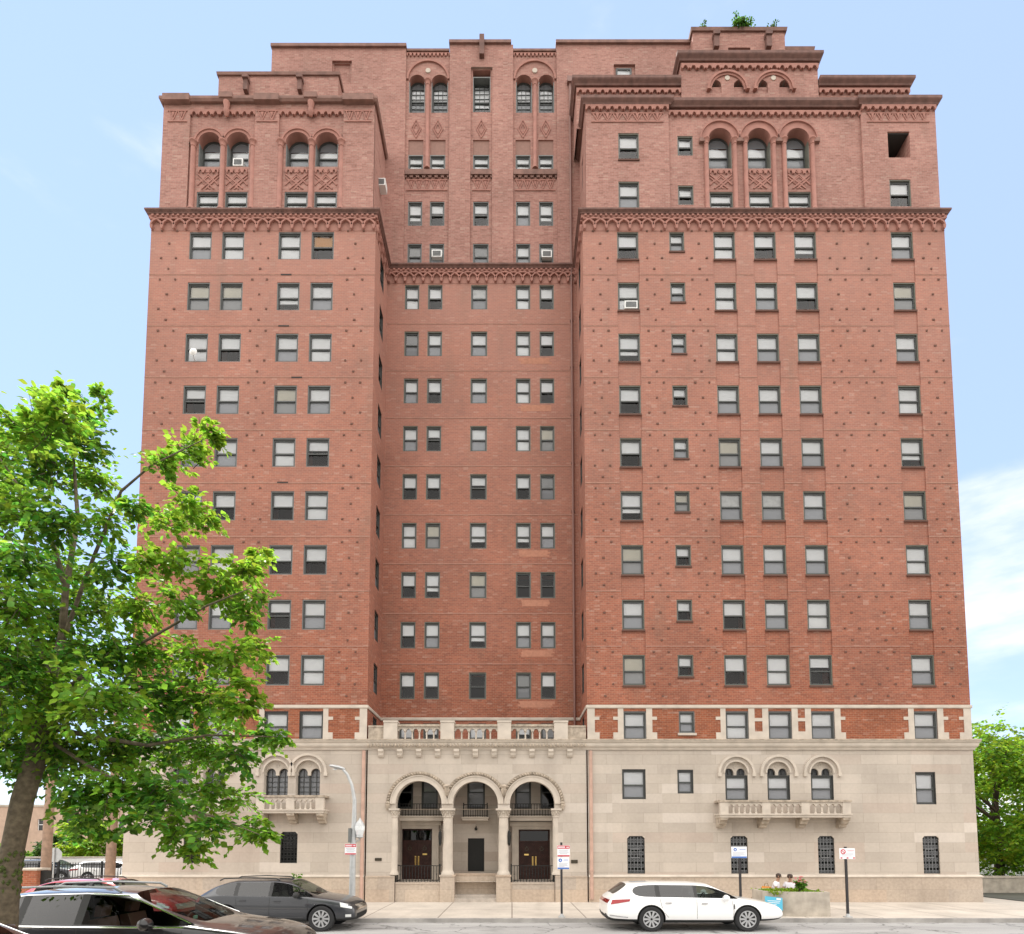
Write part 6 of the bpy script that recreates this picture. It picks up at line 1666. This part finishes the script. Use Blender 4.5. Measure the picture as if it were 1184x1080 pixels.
def far_building(label, x0, x1, y0, y1, h, mat, rows, cols, name='brick_building'):
    t = thing(name, label, 'building', ((x0 + x1) / 2, y0, -.1)); w = (x1 - x0) / 2
    hs = []; cw = 2 * w / cols
    for r in range(rows):
        for c in range(cols): a = -w + cw * (c + .33); z = 1.0 + r * (h - .6) / rows; hs.append((a, a + cw * .34, z, z + 1.2, .2, 1))
    m = MB(); wall(m, front(0), -w, w, 0, h, hs); m.quad((-w, 0, 0), (-w, y1 - y0, 0), (-w, y1 - y0, h), (-w, 0, h)); m.quad((w, 0, 0), (w, y1 - y0, 0), (w, y1 - y0, h), (w, 0, h)); m.quad((-w, y1 - y0, 0), (w, y1 - y0, 0), (w, y1 - y0, h), (-w, y1 - y0, h)); m.quad((-w, 0, h), (w, 0, h), (w, y1 - y0, h), (-w, y1 - y0, h))
    m.build('wall', [mat, 'interior_dark'], t)
    c = MB(); c.box(-w - .1, w + .1, -.1, .3, h - .002, h + .22); c.build('cornice', 'precast', t)
    for a, b, z0, z1, _, _ in hs:
        f = MB(); f.box(a, b, .08, .12, (z0 + z1) / 2 - .03, (z0 + z1) / 2 + .03); f.box(a, a + .06, .08, .13, z0, z1); f.box(b - .06, b, .08, .13, z0, z1); o = f.build('window', 'plastic_white', t)
        g_ = MB(); g_.quad((a, .15, z0), (b, .15, z0), (b, .15, z1), (a, .15, z1)); g_.build('pane', 'glass_tint', o)
far_building('distant tan brick building seen under the left tree', -62, -39.5, 38, 52, 6.4, 'tan_brick', 2, 8)
far_building('distant lower tan building right of the larger tan one', -39.3, -27, 46, 58, 7.6, 'tan_brick', 2, 6)
FAR = dict(WHITE)
for i, (x, lab) in enumerate(((-29.0, 'dark car parked behind the iron fence'), (-24.6, 'white car parked behind the iron fence near the building'))):
    src = [o for o in COL.objects if o.name.startswith('parked_car') and o.parent is None][1 if i == 0 else 0]
    c = copy_tree(src); c.location = (x, 12.6, -.05); tag(c, lab, 'car', 'cars in the car park')
lw = thing('low_wall', 'low pale concrete wall under the tree at the right edge', 'wall', (27, 5.4, -.1)); q = MB(); q.box(-3.6, 30, 0, .3, 0, .80); q.build('wall', 'precast', lw); q = MB(); q.box(-3.65, 30, -.05, .35, .80, .9); q.build('coping', 'limestone_trim', lw)
hb = MB(); hb.quad((22.2, .6, -.045), (60, .6, -.045), (60, 5.3, -.045), (22.2, 5.3, -.045)); structure(hb.build('gravel_bed', 'ground_soil'))

# ================================================================ WINDOW UNITS
def aircon(label, x, y, z, w=.55):
    t = thing('air_conditioner', label, 'air conditioner', (x, y, z)); b = MB(); b.box(-w/2, w/2, -.16, .28, .0, .36); b.build('casing', 'plastic_white', t)
    g_ = MB()
    for k in range(8): g_.box(-w/2 + .05, w/2 - .05, -.172, -.16, .05 + .034 * k, .066 + .034 * k)
    g_.build('grille', 'grille_grey', t)
aircon('white window air conditioner in the second window above the recessed cornice', -3.76, YC + .08, 31.68, .50)
aircon('white window air conditioner in the rightmost window above the recessed cornice', 1.74, YC + .08, 31.66, .50)
aircon('white window air conditioner in a right wing window two storeys below the cornice', 5.35, .1, HEADS[1] - WH + .05, .58)
aircon('white window air conditioner in an arched window of the left tower', -12.76, yb + .14, 33.90, .46)
aircon('white window air conditioner sticking out of the inner side of the left tower', ux0 * 0 - 6.30, 1.5, 34.05, .40)
dsh = thing('satellite_dish', 'small grey satellite dish at a left wing window', 'satellite dish', (-14.15, -.05, HEADS[2] - WH))
q = MB(); q.tube([(0, .1, 0), (0, -.12, .05), (.02, -.2, .22)], .02, 6); q.build('arm', 'pole_grey', dsh)
q = MB(); q.lathe([(.01, -.30), (.10, -.27), (.17, -.21)], (.02, 0, .26), 14, 0, 'Y'); q.build('dish', 'plastic_white', dsh)

# ================================================================ PEOPLE
plain('skin_brown', (.33, .18, .115), .55); plain('cloth_white', (.70, .68, .72), .85); plain('cloth_dark', (.03, .03, .045), .85); plain('hair_black', (.045, .028, .02), .7); plain('cloth_orange', (.70, .28, .05), .8); plain('cloth_olive', (.16, .12, .05), .85)
def skin(name, verts, edges, radii, mat, parent):
    me = bpy.data.meshes.new(name); me.from_pydata(verts, edges, []); o = bpy.data.objects.new(name, me); COL.objects.link(o)
    sk = o.modifiers.new('s', 'SKIN'); sk.use_smooth_shade = True
    for v, r in zip(me.skin_vertices[0].data, radii): v.radius = (r, r)
    me.skin_vertices[0].data[0].use_root = True
    ss = o.modifiers.new('u', 'SUBSURF'); ss.levels = 2; ss.render_levels = 2
    dg = bpy.context.evaluated_depsgraph_get(); ev = bpy.data.meshes.new_from_object(o.evaluated_get(dg)); bpy.data.objects.remove(o)
    ev.materials.clear(); ev.materials.append(M(mat)); shade(ev, 180)
    return link(name, ev, parent)
def seated(label, loc, rz, shirt, lean=.12, sc=1.0):
    """seated figure facing local -Y, seat height .45"""
    t = thing('person', label, 'person', loc, rz)
    V = [(0, 0, .50), (0, -.03 * lean * 5, .72), (0, -.06 * lean * 8, .95), (0, -.1 * lean * 8, 1.06), (0, -.11 * lean * 8, 1.14), (0, -.13 * lean * 8 - .01, 1.25)]
    Rr = [.135, .125, .14, .075, .055, .085]
    E = [(0, 1), (1, 2), (2, 3), (3, 4), (4, 5)]
    def add(v, r, p): V.append(v); Rr.append(r); E.append((p, len(V) - 1)); return len(V) - 1
    ly = V[2][1]
    arms = []
    for s_ in (-1, 1):
        a = add((s_ * .17, ly, 1.00), .062, 2); b = add((s_ * .25, ly - .04, .78), .047, a); c = add((s_ * .17, ly - .24, .64), .036, b); h = add((s_ * .13, ly - .32, .615), .034, c)
        for k in range(4): f = add((s_ * (.155 - .018 * k), ly - .37, .615 - .004 * abs(k - 1.5)), .0105, h); add((s_ * (.152 - .018 * k), ly - .40 - .008 * (k in (1, 2)), .598), .009, f)
        th = add((s_ * .095, ly - .33, .625), .012, h); add((s_ * .08, ly - .355, .615), .010, th)
        hp = add((s_ * .095, -.02, .49), .095, 0); kn = add((s_ * .11, -.44, .50), .066, hp); an = add((s_ * .11, -.43, .09), .042, kn); add((s_ * .12, -.58, .045), .04, an)
        arms.append((a, b))
    skin('body', V, E, Rr, 'skin_brown', t)
    # face and hair
    hy, hz = V[5][1], V[5][2]
    f = MB(); f.lathe([(.004, -.02), (.014, -.008), (.018, .01), (.004, .022)], (0, hy - .085, hz - .005), 8); 
    for s_ in (-1, 1): f.lathe([(.006, -.025), (.02, -.01), (.02, .02), (.006, .03)], (s_ * .088, hy, hz), 8)
    f.build('nose_and_ears', 'skin_brown', t, smooth=True)
    e = MB()
    for s_ in (-1, 1): e.lathe([(.003, hz + .012), (.010, hz + .02), (.003, hz + .028)], (s_ * .032, hy - .082, 0), 8)
    e.box(-.022, .022, hy - .086, hy - .078, hz - .045, hz - .039); e.build('eyes_and_mouth', 'hair_black', t)
    hr = MB(); hr.lathe([(.094, hz + .00), (.100, hz + .04), (.090, hz + .08), (.06, hz + .108), (.01, hz + .118)], (0, hy + .014, 0), 16); hr.lathe([(.05, hz - .06), (.08, hz - .03), (.094, hz + .0)], (0, hy + .026, 0), 12); hr.build('hair', 'hair_black', t, smooth=True)
    SV = [(0, 0, .53), V[1], V[2], (0, V[3][1], 1.045)] + [V[a] for a, _ in arms] + [((V[a][0] * .35 + V[b][0] * .65), (V[a][1] * .35 + V[b][1] * .65), V[a][2] * .35 + V[b][2] * .65) for a, b in arms]
    skin('shirt', SV, [(0, 1), (1, 2), (2, 3), (2, 4), (2, 5), (4, 6), (5, 7)], [.155, .145, .157, .085, .078, .078, .066, .066], shirt, t)
    TV = [(0, 0, .50)]; TE = []; TR = [.148]
    for s_ in (-1, 1):
        i = len(TV); TV += [(s_ * .095, -.02, .49), (s_ * .11, -.44, .50), (s_ * .11, -.43, .14)]; TR += [.11, .08, .062]; TE += [(0, i), (i, i + 1), (i + 1, i + 2)]
    skin('trousers', TV, TE, TR, 'cloth_dark', t)
    for s_ in (-1, 1): q = MB(); q.tube([(s_ * .11, -.40, .045), (s_ * .115, -.52, .05), (s_ * .12, -.64, .035)], [.045, .05, .035], 8); q.build('shoe', 'cloth_dark', t, smooth=True)
    return t
BY = -2.75
bx = at(905, 1030, BY)[0]
bn = thing('bench', 'low bench behind the concrete planter, mostly hidden', 'bench', (bx, BY, 0))
q = MB()
for k in range(4): q.box(-1.1, 1.1, -.22 + .115 * k, -.13 + .115 * k, .39, .43)
q.build('seat', 'wood_pole', bn)
for s_ in (-1, 1): q = MB(); q.box(s_ * .85 - .05, s_ * .85 + .05, -.20, .20, 0, .388); q.build('leg', 'iron', bn)
seated('person in a white shirt sitting behind the planter beside an orange bag', (at(896, 1030, BY)[0], BY + .05, -.03), R(55), 'cloth_white', .16)
seated('person in a white top sitting behind the planter next to the flowering bush', (at(914, 1030, BY)[0], BY - .02, -.05), R(-30), 'cloth_white', .10)
bg = thing('bag', 'orange bag on the bench beside the person in a white shirt', 'bag', (at(886.5, 1030, BY)[0], BY + .02, .432))
q = MB(); q.prism([(-.16, 0), (.16, 0), (.19, .22), (.14, .40), (-.12, .42), (-.18, .22)], front(0), -.10, .10); q.build('pouch', 'cloth_orange', bg)
q = MB(); q.tube([(-.08, 0, .40), (-.05, 0, .52), (.05, 0, .52), (.08, 0, .40)], .012, 6); q.build('strap', 'cloth_olive', bg)
